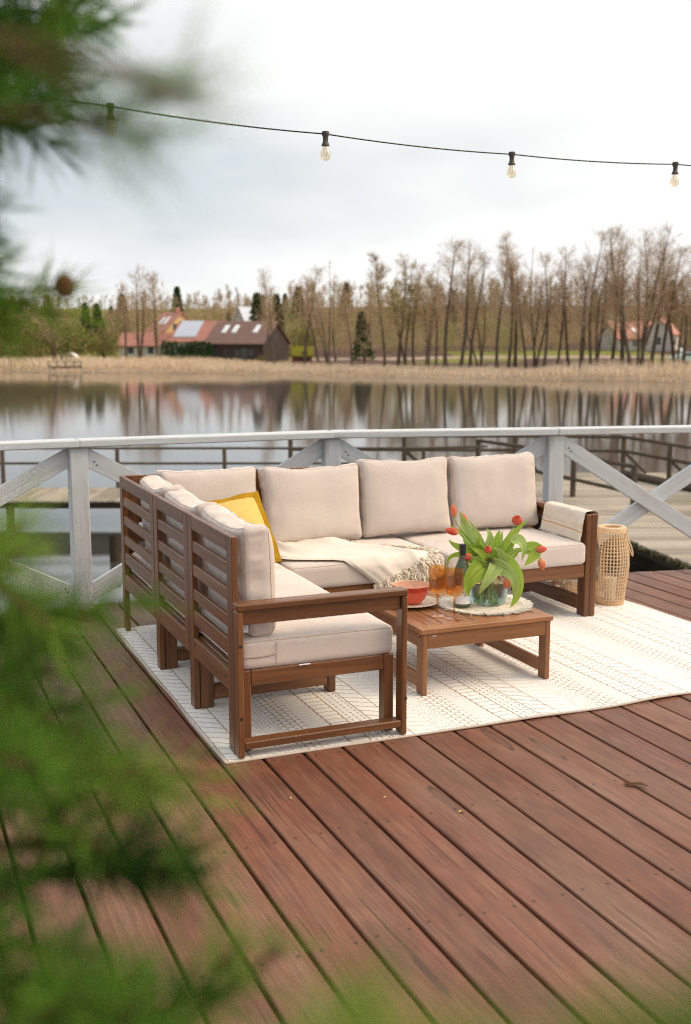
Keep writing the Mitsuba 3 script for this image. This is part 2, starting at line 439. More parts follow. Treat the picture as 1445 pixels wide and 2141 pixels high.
# pine in front
for nm, c0, c1 in (('m_needle_dark', (.015, .055, .016), (.06, .15, .03)), ('m_needle', (.04, .13, .02), (.17, .30, .04)), ('m_needle_light', (.11, .21, .03), (.27, .40, .07))):
    scene[nm] = {'type': 'principledthin', 'base_color': mikit.proc(lambda p, n, uv, c0=c0, c1=c1: mix(c0, c1, noise(p.x * 24., p.y * 24., p.z * 24.))),
                 'roughness': .45, 'diff_trans': .6, 'eta': 1.4}
principled('m_pine_bark', (.13, .075, .04), .9, .1)
principled('m_cone_bud', (.12, .06, .03), .8, .1)

# ------------------------------------------------------------------ setting: water, far land, near bank
WZ = -2.73
V = LD([-260, 260, 260, -260], [-40, -40, 190, 190], WZ)
obj('water', (V, [[0, 1, 2], [0, 2, 3]]), 'm_water', kind='structure', label='calm lake mirroring the bare trees and the white sky', uv=np.array([[0, 0], [520, 0], [520, 230], [0, 230.]]))
SHL = np.array([-260, -60, -41, -20, -6, 3, 14, 30, 45, 90, 260.])
SHD = np.array([168, 154, 147, 141, 134.5, 129, 121, 114, 109, 100, 94.])
def shore(L): return np.interp(L, SHL, SHD)


def land_z(L, D):
    t = D - shore(L)
    z = np.where(t < 0, -3.6 + 0 * t, -2.86 + .045 * np.clip(t, 0, 8) + .016 * np.clip(t - 8, 0, 25) + .038 * np.clip(t - 33, 0, 60) + .05 * np.clip(t - 93, 0, 400))
    return z + .25 * (meshkit.fbm(np.stack([L * .05, D * .05, 0 * L], -1), 3, 4) - .5) * np.clip(t / 8, 0, 1) * np.clip(t / 60, .5, 4)


gl, gt = np.linspace(-250, 250, 170), np.r_[-6, -.01, 0, 2, 4, 8, np.linspace(12, 110, 50), np.linspace(120, 420, 30)]
Lg, Tg = np.meshgrid(gl, gt, indexing='ij')
Dg = shore(Lg) + Tg
obj('far_shore', grid(LD(Lg, Dg, land_z(Lg, Dg))), 'm_land', smooth=True, kind='structure', label='far shore rising behind the reeds with a brown field and grass')
xs, ys = np.linspace(-40, 40, 40), np.linspace(-40, 16, 40)
Xb, Yb = np.meshgrid(xs, ys, indexing='ij')
Zb = -1.0 - 2.6 / (1 + np.exp(-(Yb + .12 * Xb - 5.2) * .8)) + .2 * (meshkit.fbm(np.stack([Xb * .4, Yb * .4, 0 * Xb], -1), 3) - .5)
obj('bank', grid(np.stack([Xb, Yb, Zb], -1)), 'm_bank', smooth=True, kind='structure', label='earth bank sloping into the water under the deck')

# ------------------------------------------------------------------ the deck
DECK = np.array([(-.3, -2.5), (9, -2.5), (9, 3.2), (7.6, 4.6), (6.3, 5.46), (5.16, 5.80), (3.88, 6.06), (2.52, 6.36), (.98, 6.38), (-.3, 6.30)])


def clip_rect(poly, x0, x1):
    from shapely.geometry import Polygon, box as sbox
    g = Polygon(poly).intersection(sbox(x0, -10, x1, 20))
    if g.is_empty or g.area < 1e-4: return None
    q = np.array(g.exterior.coords)[:-1]
    if Polygon(q).exterior.is_ccw is False: q = q[::-1]
    keep = [i for i in range(len(q)) if np.linalg.norm(q[i] - q[i - 1]) > 1e-5]
    return q[keep]


def inset(q, d):
    out = []
    for i in range(len(q)):
        a, b, c = q[i - 1], q[i], q[(i + 1) % len(q)]
        e, f = (b - a) / np.linalg.norm(b - a), (c - b) / np.linalg.norm(c - b)
        n1, n2 = np.array([-e[1], e[0]]), np.array([-f[1], f[0]])
        out.append(b + d * (n1 + n2) / max(1 + n1 @ n2, .2))
    return np.array(out)


thing('deck', 'wide terrace deck of worn red-brown boards', None, kind='structure')
SEAM0, PITCH_X = .7653, .15672
rng = np.random.default_rng(3)
for k in range(-7, 53):
    x0 = SEAM0 + k * PITCH_X + .0055 + rng.uniform(-.001, .001); x1 = SEAM0 + (k + 1) * PITCH_X - .0055 + rng.uniform(-.001, .001)
    q = clip_rect(DECK, x0, x1)
    if q is None: continue
    n = len(q); dz = rng.uniform(-.0015, .0015)
    q2 = inset(q, .0035)
    V = np.vstack([np.c_[q, np.full(n, -.03)], np.c_[q, np.full(n, -.0035 + dz)], np.c_[q2, np.full(n, dz)]])
    F = []
    for l in (0, 1):
        for i in range(n):
            j = (i + 1) % n
            F += [[l * n + i, l * n + j, l * n + n + j], [l * n + i, l * n + n + j, l * n + n + i]]
    F += [[2 * n, 2 * n + i, 2 * n + i + 1] for i in range(1, n - 1)]
    kk = k + 60
    uv = np.c_[V[:, 1] + 5 + .0 * kk, V[:, 0] - (x0 + x1) / 2 + 2 + .3 * V[:, 2] + 10 * kk]
    obj('plank', (V, np.array(F), uv), 'm_deck', 'deck')
js = []
for y in np.arange(-2.2, 6.3, .62):
    js.append(box(-.28, 8.9 if y < 3 else 6.2 if y < 5 else 3.9, y - .03, y + .03, -.19, -.033, .003))
obj('joists', cat(js), 'm_dark_timber', 'deck', kind='stuff')
obj('underboards', cat([box(-.28, 8.9, -2.4, 3.1, -.215, -.195), box(-.28, 6.0, 3.101, 5.2, -.215, -.195), box(-.28, 3.8, 5.201, 5.85, -.215, -.195)]), 'm_dark_timber', 'deck', kind='stuff')
fas, pil = [], []
for a, b in list(zip(DECK[3:-1], DECK[4:])):
    fas.append(beam((*a, -.13), (*b, -.13), .03, .19))
obj('fascia', cat(fas), 'm_deck', 'deck', kind='stuff')
for a in DECK[3:]:
    c = a * .985
    pil.append(tube([(c[0], c[1] - .15, -4), (c[0], c[1] - .15, -.19)], .07, 10))
obj('piles', cat(pil), 'm_dark_timber', 'deck', kind='stuff')

# fallen bits on the deck
for (x, y, a, l, lb) in ((1.665, 3.02, .4, .018, 'yellow catkin on the deck, nearest the camera of the three'), (1.20, 3.33, 1.2, .012, 'tiny yellow catkin in a gap of the boards before the sofa'), (1.49, 3.22, .2, .01, 'faint yellow catkin on a board, between the other two')):
    k_ = obj('fallen_catkin', tube([(x, y, .004), (x + l * math.cos(a) * .5, y + l * math.sin(a) * .5, .0065), (x + l * math.cos(a), y + l * math.sin(a), .004)], [.0015, .003, .0012], 6), 'm_yellow', smooth=True)
    tag(k_, lb, 'catkin')
k_ = obj('dead_leaf', grid(np.array([[(2.33 + .03 * u, 2.98 + .012 * v - .02 * u, .004 + .006 * abs(v) + .003 * math.sin(3 * u)) for v in (-1, -.5, 0, .5, 1)] for u in np.linspace(-1, 1, 7)]) *
     1.0), 'm_cone_bud', smooth=True)
tag(k_, 'small curled brown dead leaf lying on the deck', 'leaf')

# ------------------------------------------------------------------ white railing round the deck
PZ = .932
posts = [(-.56, 6.17), (1.015, 6.24), (2.518, 6.225), (3.885, 5.90), (5.17, 5.62), (6.35, 5.18)]
rail = thing('white_railing', 'white painted timber railing with crossed braces along the deck edge', 'railing')
posts = [np.array(p) for p in posts]
def dirv(i, j):
    d = posts[j] - posts[i]; return d / np.linalg.norm(d)


def plumb(a, b, w, h):
    """a sloping board whose ends are cut upright"""
    a, b = np.array(a), np.array(b); hd = (b - a) * [1, 1, 0]; L = np.linalg.norm(hd); hd /= L
    nn = np.array([hd[1], -hd[0], 0]); hv = h * np.linalg.norm(b - a) / L / 2; c = .004
    ring = [(-w / 2 + c, -hv), (w / 2 - c, -hv), (w / 2, -hv + c), (w / 2, hv - c), (w / 2 - c, hv), (-w / 2 + c, hv), (-w / 2, hv - c), (-w / 2, -hv + c)]
    V = np.array([e + nn * p + [0, 0, q] for e in (a, b) for p, q in ring])
    F = [[i, (i + 1) % 8, 8 + (i + 1) % 8] for i in range(8)] + [[i, 8 + (i + 1) % 8, 8 + i] for i in range(8)] + [[0, i + 1, i] for i in range(1, 7)] + [[8, 8 + i, 9 + i] for i in range(1, 7)]
    _boxid[0] += 1; k = _boxid[0] % 97
    uv = np.c_[np.repeat([0, L], 8) + k, np.tile([p + q for p, q in ring], 2) + 2 + 10 * k]
    return V, np.array(F), uv


for i, p in enumerate(posts):
    d = dirv(max(i - 1, 0), min(i + 1, len(posts) - 1))
    M = mat4(np.array([[d[0], -d[1], 0], [d[1], d[0], 0], [0, 0, 1.0]]), (p[0], p[1], 0))
    obj('post', box(-.05, .05, -.05, .05, .001, PZ - .001, .006, None, M), 'm_white_paint', rail)
for i in range(len(posts) - 1):
    a, b = posts[i], posts[i + 1]
    d = dirv(i, i + 1); nrm = np.array([d[1], -d[0]])     # towards the deck
    e0 = 0.0015 if i else .15
    o = nrm * .012
    obj('handrail', beam((*(a + d * e0 + o), PZ + .0205), (*(b - d * .0015 + o), PZ + .0205), .142, .041, bev=.006), 'm_white_paint', rail)
    for s, side in ((0, .018), (1, -.018)):
        zt, zb = PZ - .062, .10
        A = a + d * .0515 + nrm * side; B = b - d * .0515 + nrm * side
        pa, pb = ((*A, zt), (*B, zb)) if s == 0 else ((*A, zb), (*B, zt))
        obj('brace', plumb(pa, pb, .034, .098), 'm_white_paint', rail)
for i in range(len(posts) - 1):
    a, b = posts[i], posts[i + 1]; d = dirv(i, i + 1); nrm = np.array([d[1], -d[0]])
    for e_, zz in ((a + d * .085, PZ - .085), (a + d * .10, PZ - .105), (b - d * .085, .125), (b - d * .10, .145)):
        p = e_ + nrm * .0352
        obj('screw', tube([(*p, zz), (*(p + nrm * .0025), zz)], .005, 8), 'm_screw', rail)

# ------------------------------------------------------------------ rug
X0, X1, Y0, Y1 = 1.095, 3.985, 3.708, 5.745
nu, nv = 120, 90
us, vs = np.linspace(0, 1, nu), np.linspace(0, 1, nv)
U, Vv = np.meshgrid(us, vs, indexing='ij')
wx = .006 * (meshkit.noise(np.stack([Vv * 5, U * 0 + 2, U * 0], -1)) - .5) * 2
wy = .010 * (meshkit.noise(np.stack([U * 7, U * 0 + 5, U * 0], -1)) - .5) * 2
Xr = X0 + (X1 - X0) * U + wx * np.minimum(1, 1.2 - np.abs(2 * U - 1) * .2); Yr = Y0 + (Y1 - Y0) * Vv + wy
edge = np.minimum.reduce([U * 2.9, (1 - U) * 2.9, Vv * 2, (1 - Vv) * 2])
Zr = .0075 + .0035 * np.clip(meshkit.noise(np.stack([U * 9, Vv * 6, U * 0], -1), 3) - .45, 0, 1) * np.exp(-edge * 12) * 3
top = grid(np.stack([Xr, Yr, Zr], -1))
rg = thing('rug', 'large cream outdoor rug with raised tan cable pattern, under the sofa', 'rug')
obj('pile', top, 'm_rug', rg, smooth=True)
ed = np.concatenate([np.stack([Xr, Yr, Zr], -1)[:, 0], np.stack([Xr, Yr, Zr], -1)[-1, 1:], np.stack([Xr, Yr, Zr], -1)[::-1, -1][1:], np.stack([Xr, Yr, Zr], -1)[0, ::-1][1:]])
ed[:, 2] -= .0025
obj('binding', tube(ed, .0052, 6), 'm_rug_edge', rg, smooth=True)

# ------------------------------------------------------------------ sofa frame
SF = thing('corner_sofa', 'brown wooden corner sofa frame with slatted backs and arms', 'sofa')
XL, BT = 1.143, .024


def sbox(name, *a, b=.004, m='m_sofa_wood', par=SF, grain=None):
    return obj(name, box(*a, b, grain), m, par)


BACKZ = [(.669, .716), (.572, .619), (.472, .519), (.368, .43)]
def back_panel(lo, hi, legs, axis):
    """one back panel between lo and hi; axis 'y': on the left side, 'x': along the far side; legs: whether each end runs to the floor"""
    st = .066
    def put(name, a0, a1, z0, z1, t0=0., t1=BT, b=.003):
        if axis == 'y': sbox(name, XL + t0, XL + t1, a0, a1, z0, z1, b=b)
        else: sbox(name, a0, a1, 5.742 - t1, 5.742 - t0, z0, z1, b=b)
    put('back_stile', lo, lo + st, .002 + .0075 if legs[0] else .233, .82)
    put('back_stile', hi - st, hi, .002 + .0075 if legs[1] else .233, .82)
    put('top_rail', lo + st, hi - st, .760, .819, 0, BT - .001)
    for z0, z1 in BACKZ: put('slat', lo + st, hi - st, z0, z1, .003, .021)
    put('bottom_rail', lo + st, hi - st, .233, .313, .0015, BT - .0015)


back_panel(3.775, 4.390, (1, 1), 'y'); back_panel(4.392, 4.989, (0, 1), 'y'); back_panel(4.995, 5.742, (0, 1), 'y')
XF = XL + BT + .001
for lo, hi, lg in ((XF, 1.873, (0, 1)), (1.876, 2.44, (0, 1)), (2.443, 3.01, (0, 1)), (3.013, 3.566, (0, 1))): back_panel(lo, hi, lg, 'x')
# near arm frame
ZF = .0095
sbox('arm_leg', XL, XL + .024, 3.720, 3.7725, ZF, .557); sbox('arm_leg', 1.796, 1.819, 3.720, 3.776, ZF, .557)
sbox('armrest', XL - .001, 1.820, 3.716, 3.778, .558, .584, b=.009)
sbox('arm_apron', XL + .024, 1.796, 3.737, 3.757, .503, .5575)
sbox('sled_rail', XL + .024, 1.796, 3.7215, 3.777, .040, .069)
sbox('seat_leg', 1.170, 1.214, 3.785, 3.838, ZF, .318); sbox('seat_leg', 1.752, 1.792, 3.785, 3.838, ZF, .318)
sbox('seat_rail', 1.214, 1.752, 3.787, 3.811, .258, .3175)
# left wing seat: side rails, legs, sleds
sbox('seat_rail', 1.770, 1.795, 3.8385, 4.985, .248, .3165); sbox('seat_rail', 1.1685, 1.192, 3.8385, 5.70, .248, .3165)
for y in (4.322, 4.925):
    sbox('seat_leg', 1.170, 1.226, y, y + .060, ZF, .3155); sbox('seat_leg', 1.735, 1.7695, y, y + .060, ZF, .3155)
    sbox('sled_rail', 1.226, 1.735, y + .005, y + .055, .040, .098)
    sbox('cross_rail', 1.226, 1.735, y + .012, y + .045, .255, .3145)
for x in np.arange(1.25, 1.75, .085): sbox('seat_slat', x, x + .05, 3.812, 5.70, .2985, .3135, b=.002, grain=1)
# right wing
sbox('seat_rail', 1.797, 3.524, 5.016, 5.040, .229, .302)
sbox('seat_rail', 1.80, 3.524, 5.69, 5.714, .229, .302)
for x in (2.42, 2.99):
    sbox('seat_leg', x, x + .055, 5.0415, 5.090, ZF, .3005); sbox('seat_leg', x, x + .055, 5.655, 5.689, ZF, .3005)
    sbox('sled_rail', x + .005, x + .05, 5.0905, 5.6545, .040, .11)
for y in np.arange(5.10, 5.64, .085): sbox('seat_slat', 1.80, 3.52, y, y + .05, .2835, .2985, b=.002, grain=0)
sbox('seat_leg', 3.525, 3.5562, 5.009, 5.0845, ZF, .575, b=.003); sbox('arm_leg', 3.5566, 3.593, 5.008, 5.084, ZF, .577, b=.003)
sbox('seat_leg', 3.525, 3.556, 5.655, 5.714, ZF, .553); sbox('arm_leg', 3.5565, 3.593, 5.655, 5.714, ZF, .553)
sbox('armrest', 3.526, 3.594, 5.0865, 5.717, .553, .578, b=.007)
sbox('arm_apron', 3.548, 3.572, 5.087, 5.654, .492, .5525)
sbox('sled_rail', 3.527, 3.560, 5.087, 5.654, .036, .112)
sc = []
for (x, y, z, ax) in ((1.155, 3.7195, .43, 1), (1.155, 3.7195, .16, 1), (1.813, 3.7195, .155, 1), (3.5245, 5.048, .15, 0), (3.5245, 5.048, .178, 0)):
    d = np.array([(1, 0, 0), (0, 1, 0)][ax], float)
    obj('bolt', tube([np.array([x, y, z]) - d * .0015, np.array([x, y, z]) + d * .004], .0058, 12), 'm_black_plastic', SF)
for (y, z) in ((3.875, .28), (4.30, .29), (4.41, .28), (4.90, .29), (4.36, .16), (4.96, .17)):
    obj('screw', tube([(XL - .0012, y, z), (XL + .004, y, z)], .0042, 8), 'm_screw', SF)
for (x, y) in ((1.76, 4.35), (1.16, 3.80), (1.765, 3.81), (1.16, 4.35), (1.16, 4.96), (3.54, 5.04), (3.54, 5.68)):
    obj('foot_pad', lathe([(0, .0078), (.012, .0078), (.012, .012), (0, .012)], 10, (x, y, 0)), 'm_black_plastic', SF)


# ------------------------------------------------------------------ cushions
def cube_pts(nx, ny, nz):
    V, F, n = [], [], 0
    for ax, (p, q) in ((0, (ny, nz)), (1, (nz, nx)), (2, (nx, ny))):
        for s in (-1, 1):
            a, b = np.meshgrid(np.linspace(-1, 1, p), np.linspace(-1, 1, q), indexing='ij')
            P = np.zeros((p, q, 3)); P[..., ax] = s; P[..., (ax + 1) % 3] = a; P[..., (ax + 2) % 3] = b
            v, f = grid(P)
            V.append(v); F.append((f if s > 0 else f[:, ::-1]) + n); n += len(v)
    m = trimesh.Trimesh(np.vstack(V), np.vstack(F), process=False); m.merge_vertices()
    return np.array(m.vertices), np.array(m.faces)


CUBE = cube_pts(44, 44, 12)


def cush_map(q, half, r, bulge, pinch, seed, wr, sag=0., back=1.):
    """q on the cube [-1,1]^3; z is the thickness, y 'up' for back cushions"""
    half = np.asarray(half, float); q = np.sign(q) * np.abs(q) ** .9
    p = q * half; c = np.clip(p, -(half - r), half - r); d = p - c
    n = np.linalg.norm(d, axis=1, keepdims=True)
    p = np.where(n > 1e-9, c + r * d / np.maximum(n, 1e-9), p)
    a, b = p[:, 0] / half[0], p[:, 1] / half[1]
    p[:, 2] += np.where(q[:, 2] > 0, 1, -back) * np.abs(q[:, 2]) ** 1.5 * bulge * ((1 - a ** 4) * (1 - b ** 4))
    p[:, 0] -= np.sign(p[:, 0]) * pinch * (1 - b ** 2) * np.abs(a) ** 6
    p[:, 1] -= np.sign(p[:, 1]) * pinch * (1 - a ** 2) * np.abs(b) ** 6
    p[:, 1] -= sag * (1 - a ** 2) * (b * .5 + .5) ** 2
    s = np.array([seed * 3.1, seed * 1.7, seed])
    w = np.stack([meshkit.fbm(p * 7 + s + 10 * i, 3) - .5 for i in range(3)], -1)
    p = p + wr * 1.9 * w
    e = np.maximum(np.abs(a), np.abs(b)) ** 3
    side = np.clip(1 - np.abs(q[:, 2]), 0, 1)
    t = np.where(np.abs(a) > np.abs(b), p[:, 1], p[:, 0])
    rip = meshkit.fbm(np.stack([t * 38, p[:, 2] * 7, a * 2 + b * 2 + seed], -1), 2) - .5
    out = np.sign(np.where((np.abs(a) > np.abs(b))[:, None], np.c_[a, 0 * a, 0 * a], np.c_[0 * a, b, 0 * a]))
    p = p + out * (rip * wr * 1.5 * e * side)[:, None]
    p[:, 2] += np.sign(q[:, 2]) * rip * wr * .55 * e
    return p


def cushion(name, label, M, half, r=.03, bulge=.03, pinch=.01, seed=0, wr=.006, sag=0., cat_='cushion', group=None, seams=(-1, 1), mat='m_fabric', back=1.):
    V = cush_map(CUBE[0], half, r, bulge, pinch, seed, wr, sag, back)
    key = obj(name, ap((V, CUBE[1]), M), mat, smooth=True)
    tag(key, label, cat_, group)
    t = np.linspace(-1, 1, 60)[:-1]
    loop = np.vstack([np.c_[t, 0 * t - 1], np.c_[0 * t + 1, t], np.c_[-t, 0 * t + 1], np.c_[0 * t - 1, -t]])
    loop = np.vstack([loop, loop[:1]])
    for s in seams:
        P = cush_map(np.c_[loop * .999, np.full(len(loop), s * .93)], half, r, bulge, pinch, seed, wr, sag, back)
        obj('seam', tube(P @ M[:3, :3].T + M[:3, 3], .0016, 5, False), 'm_seam' if mat == 'm_fabric' else mat, key, smooth=True)
    return key


# seats: x, y plane, z thick
def seat(name, label, x0, x1, y0, y1, z0, z1, seed):
    M = mat4(np.eye(3), ((x0 + x1) / 2, (y0 + y1) / 2, (z0 + z1) / 2))
    return cushion(name, label, M, ((x1 - x0) / 2, (y1 - y0) / 2, (z1 - z0) / 2), .026, .010, .002, seed, .0028, seams=(1,))


s1 = seat('seat_cushion', 'beige seat cushion behind the near wooden arm, zip at its corner', 1.176, 1.795, 3.782, 4.385, .3165, .43, 1)
seat('seat_cushion', 'beige seat cushion second from the near arm on the left wing', 1.176, 1.795, 4.39, 4.992, .3165, .428, 2)
seat('seat_cushion', 'beige seat cushion in the corner of the sofa under the yellow pillow', 1.176, 1.800, 5.0, 5.70, .3165, .426, 3)
seat('seat_cushion', 'beige seat cushion of the far wing half covered by the cream throw', 1.806, 2.66, 4.995, 5.70, .304, .424, 4)
seat('seat_cushion', 'beige seat cushion at the right end of the far wing, beside the draped arm', 2.664, 3.522, 4.995, 5.70, .304, .424, 5)
obj('zip', tube([(1.186, 3.783, .368), (1.25, 3.7805, .366), (1.31, 3.7805, .372)], .0028, 6), 'm_seam', s1, smooth=True)
obj('seam_edge', tube([(1.312, 3.7812, .325), (1.312, 3.7803, .37), (1.312, 3.7812, .415)], .0013, 5), 'm_seam', s1)
obj('care_tag', box(1.40, 1.445, 3.7795, 3.782, .3165, .321, .0005), 'm_white_tag', s1)


def back_c(label, along, c, lean, half, seed, **kw):
    """along: 'y' (left wing, facing +x) or 'x' (far wing, facing -y); local x = width, y = up, z = thickness"""
    if along == 'y': R = np.array([[0, 0, 1], [1, 0, 0], [0, 1.0, 0]])
    else: R = np.array([[1, 0, 0], [0, 0, -1], [0, 1, 0.0]])
    Rl = rot((0, 1, 0), -lean) if along == 'y' else rot((1, 0, 0), -lean)
    return cushion('back_cushion', label, mat4(Rl @ R, c), half, **{**dict(r=.034, bulge=.040, pinch=.012, seed=seed, wr=.0125, sag=.014, back=.2), **kw})


c1 = back_c('beige back cushion nearest the camera at the end of the left wing', 'y', (1.257, 4.088, .640), 4, (.287, .212, .056), 11)
back_c('beige back cushion second from the near end of the left wing', 'y', (1.255, 4.685, .642), 4.5, (.290, .212, .056), 12, sag=.02)
back_c('beige back cushion farthest along the left wing, next to the corner', 'y', (1.255, 5.245, .645), 5, (.245, .212, .056), 13, sag=.02)
back_c('beige back cushion in the far corner behind the yellow pillow', 'x', (1.575, 5.605, .645), 5, (.268, .212, .056), 14, sag=.006)
back_c('beige back cushion second along the far wing, above the cream throw', 'x', (2.135, 5.570, .643), 9, (.280, .214, .056), 15)
back_c('beige back cushion third along the far wing, left of the tulips', 'x', (2.692, 5.575, .648), 9, (.272, .216, .056), 16, sag=.004)
back_c('beige back cushion at the right end of the far wing, above the red tulips', 'x', (3.255, 5.575, .650), 9, (.283, .218, .056), 17, sag=.006)
obj('care_tag', box(1.188, 1.206, 3.786, 3.7885, .462, .50, .0004), 'm_white_tag', c1)
tm = meshkit.text_mesh('beliani', .0055, .0004)
tm.apply_transform(mat4(rot((1, 0, 0), 90) @ rot((0, 0, 1), -90), (1.194, 3.7858, .497)))
obj('tag_print', (tm.vertices, tm.faces), 'm_tag_ink', c1)

# yellow pillow
TRp, BRp, TLp = np.array([1.759, 5.34, .759]), np.array([1.809, 5.115, .437]), np.array([1.465, 5.36, .72])
vp = (TRp - BRp) / np.linalg.norm(TRp - BRp); up_ = TRp - TLp; up_ -= (up_ @ vp) * vp; up_ /= np.linalg.norm(up_)
Mp = mat4(np.stack([up_, vp, np.cross(up_, vp)], 1), BRp + vp * .198 - up_ * .198)
q = CUBE[0]
yp = cushion('yellow_pillow', 'mustard yellow scatter pillow with flat flanged edge, in the corner', Mp, (.166, .166, .012), .010, .055, -.010, 21, .004, mat='m_yellow', seams=(), cat_='pillow')
t = np.linspace(0, 1, 26)
fl = []
for (a, b) in (((-1, -1), (1, -1)), ((1, -1), (1, 1)), ((1, 1), (-1, 1)), ((-1, 1), (-1, -1))):
    a, b = np.array(a, float), np.array(b, float)
    for s_ in range(2):
        pass
    line = a + (b - a) * t[:, None]
    rows = []
    for w_ in (.90, 1.0, 1.10, 1.19):
        L2 = line * w_ * np.array([.166, .166])
        zz = .004 * np.sin(t * 17 + a[0] * 3 + b[1]) * (w_ - .9) * 5
        rows.append(np.c_[L2, zz])
    fl.append(grid(np.array(rows)))
flm = cat(fl)
top_ = (flm[0] + [0, 0, .0035], flm[1]); bot_ = (flm[0] - [0, 0, .0035], flm[1][:, ::-1])
obj('flange', ap(cat([top_, bot_]), Mp), 'm_yellow_trim', yp, smooth=True)

# ------------------------------------------------------------------ throws
rng = np.random.default_rng(5)


def strands(pts, dirs, n_seg, ln, r, curl, drop, rr):
    out = []
    for p, d in zip(pts, dirs):
        l = ln * rr.uniform(.7, 1.25); P = [np.array(p, float)]; v = np.array(d, float)
        ph = rr.uniform(0, 6.28); fr = rr.uniform(1.5, 3)
        for i in range(n_seg):
            s = (i + 1) / n_seg
            w = curl * np.array([math.sin(ph + fr * 6 * s), math.cos(ph * 1.3 + fr * 5 * s), .5 * math.sin(ph + 4 * s)])
            P.append(P[-1] + (v + np.array([0, 0, -drop * s]) + w) * l / n_seg)
        out.append(tube(P, r, 4, False))
    return cat(out)


nu, nv = 110, 70
left = spline([(1.87, 5.50), (1.80, 5.30), (1.825, 5.14), (1.95, 5.06), (2.10, 5.0), (2.21, 4.92), (2.31, 4.845)], nu)
right = spline([(1.95, 5.54), (2.20, 5.50), (2.34, 5.36), (2.47, 5.18), (2.54, 5.07), (2.575, 5.02), (2.60, 4.965)], nu)
vv = np.linspace(0, 1, nv)
flat = left[:, None] * (1 - vv[None, :, None]) + right[:, None] * vv[None, :, None]
fu, fv = np.meshgrid(np.linspace(0, 1, nu), vv, indexing='ij')
fold = .5 * np.sin(fv * 15 + 2.2 * fu + 2.5 * meshkit.noise(np.stack([fu * 3, fv * 3, fu * 0], -1))) * (1 - .6 * fu)
fold = fold + 1.2 * (meshkit.fbm(np.stack([fu * 4 + 3, fv * 7, fu * 0 + 1], -1), 3) - .5)
h = .011 + .011 * np.clip(fold + .6, 0, 2) * np.minimum(1, 6 * fv + .35) * np.minimum(1, 8 * (1 - fv) + .2)
h = h + .034 * np.exp(-((fv - .80) / .09) ** 2) * (1 - fu) ** 1.2 * (1 + .6 * np.sin(fu * 20)) + .020 * np.exp(-((fv - .30) / .07) ** 2) * np.exp(-(fu / .6) ** 2) + .012 * np.exp(-((fv - .55 - .2 * fu) / .05) ** 2)
h = h * np.clip((fv - 0) / .03, .45, 1)
X, S = flat[..., 0], flat[..., 1]
ye = 5.012
Yc = np.where(S > ye, S, ye - .020 * (1 - np.exp(-(ye - S) / .02)) * 1.0)
Zc = .4335 - np.where(S > ye, 0, np.maximum(ye - S - .008, 0)) - .004 * np.exp(-np.abs(S - ye) / .01)
hang = np.clip((ye - S) / .03, 0, 1)
Pt = np.stack([X, Yc - hang * h * .9 - .004 * hang, Zc + (1 - hang) * h - hang * .004], -1)
tk = thing('cream_throw', 'cream woven throw blanket with shaggy fringe crumpled over the far seat', 'blanket')
obj('cloth', grid(Pt[:, ::-1]), 'm_throw', tk, smooth=True)
ii = rng.integers(0, nv, 340); e = Pt[-1 - rng.integers(0, 8, 340), ii] + rng.normal(0, .004, (340, 3)) + [0, -.004, 0]
obj('fringe', strands(e, [(rng.normal(.10, .25), rng.normal(-.25, .2), -.45) for _ in ii], 6, .055, .0044, .75, .5, rng), 'm_fringe', tk, smooth=True, kind='stuff')
ii = rng.integers(int(nu * .62), nu, 150); e = Pt[ii, -1] + rng.normal(0, .004, (150, 3)) + [0, 0, .004]
obj('side_fringe', strands(e, [(rng.normal(.6, .3), rng.normal(.3, .3), -.02) for _ in ii], 5, .042, .0038, .6, .25, rng), 'm_fringe', tk, smooth=True, kind='stuff')
ii = rng.integers(0, int(nu * .5), 120); jj = np.full(120, int(nv * .9)); e = Pt[ii, jj] + rng.normal(0, .008, (120, 3)) + [0, 0, .006]
obj('loose_fringe', strands(e, [(rng.normal(.3, .4), rng.normal(.3, .4), .2) for _ in ii], 4, .026, .0018, .5, .6, rng), 'm_fringe', tk, smooth=True, kind='stuff')
# throw on the far arm
prof = spline([(3.500, .442), (3.506, .50), (3.515, .560), (3.526, .586), (3.548, .5905), (3.585, .5905), (3.603, .582), (3.606, .52), (3.612, .40), (3.622, .27), (3.628, .175)], 90)
yy = np.linspace(5.03, 5.43, 50)
A, B = np.meshgrid(np.linspace(0, 1, 90), np.linspace(0, 1, 50), indexing='ij')
Px = np.repeat(prof[:, None, 0], 50, 1); Pz = np.repeat(prof[:, None, 1], 50, 1)
wv = meshkit.fbm(np.stack([A * 7, B * 6, A * 0 + 4], -1), 3) - .5
sgn = np.where(A < .35, -1, 1); amp = np.clip(np.abs(A - .37) * 6 - .25, 0, 1)
Pxx = Px + sgn * amp * np.maximum(.034 * wv + .003 * np.sin(B * 22), -.002)
Pyy = yy[None] + .020 * (meshkit.noise(np.stack([A * 5, B * 2, A * 0], -1)) - .5) * amp
Pzz = Pz - np.where(A > .9, .06 * (B - .3), 0) * (A - .9) * 10 - np.where(A < .12, .014 * (1 - B), 0)
tw = thing('arm_throw', 'folded off-white throw with ochre stripe hanging over the right arm', 'blanket')
uvt = np.c_[(1 - A * 2.6).reshape(-1), B.reshape(-1)]
obj('cloth', grid(np.stack([Pxx, Pyy, Pzz], -1)), 'm_throw_stripe', tw, smooth=True, uv=uvt)
e = np.stack([Pxx, Pyy, Pzz], -1)[0, rng.integers(0, 50, 90)]
obj('fringe', strands(e, [(-.25, rng.normal(0, .25), -.25) for _ in e], 3, .018, .0015, .4, .1, rng), 'm_fringe', tw, smooth=True, kind='stuff')

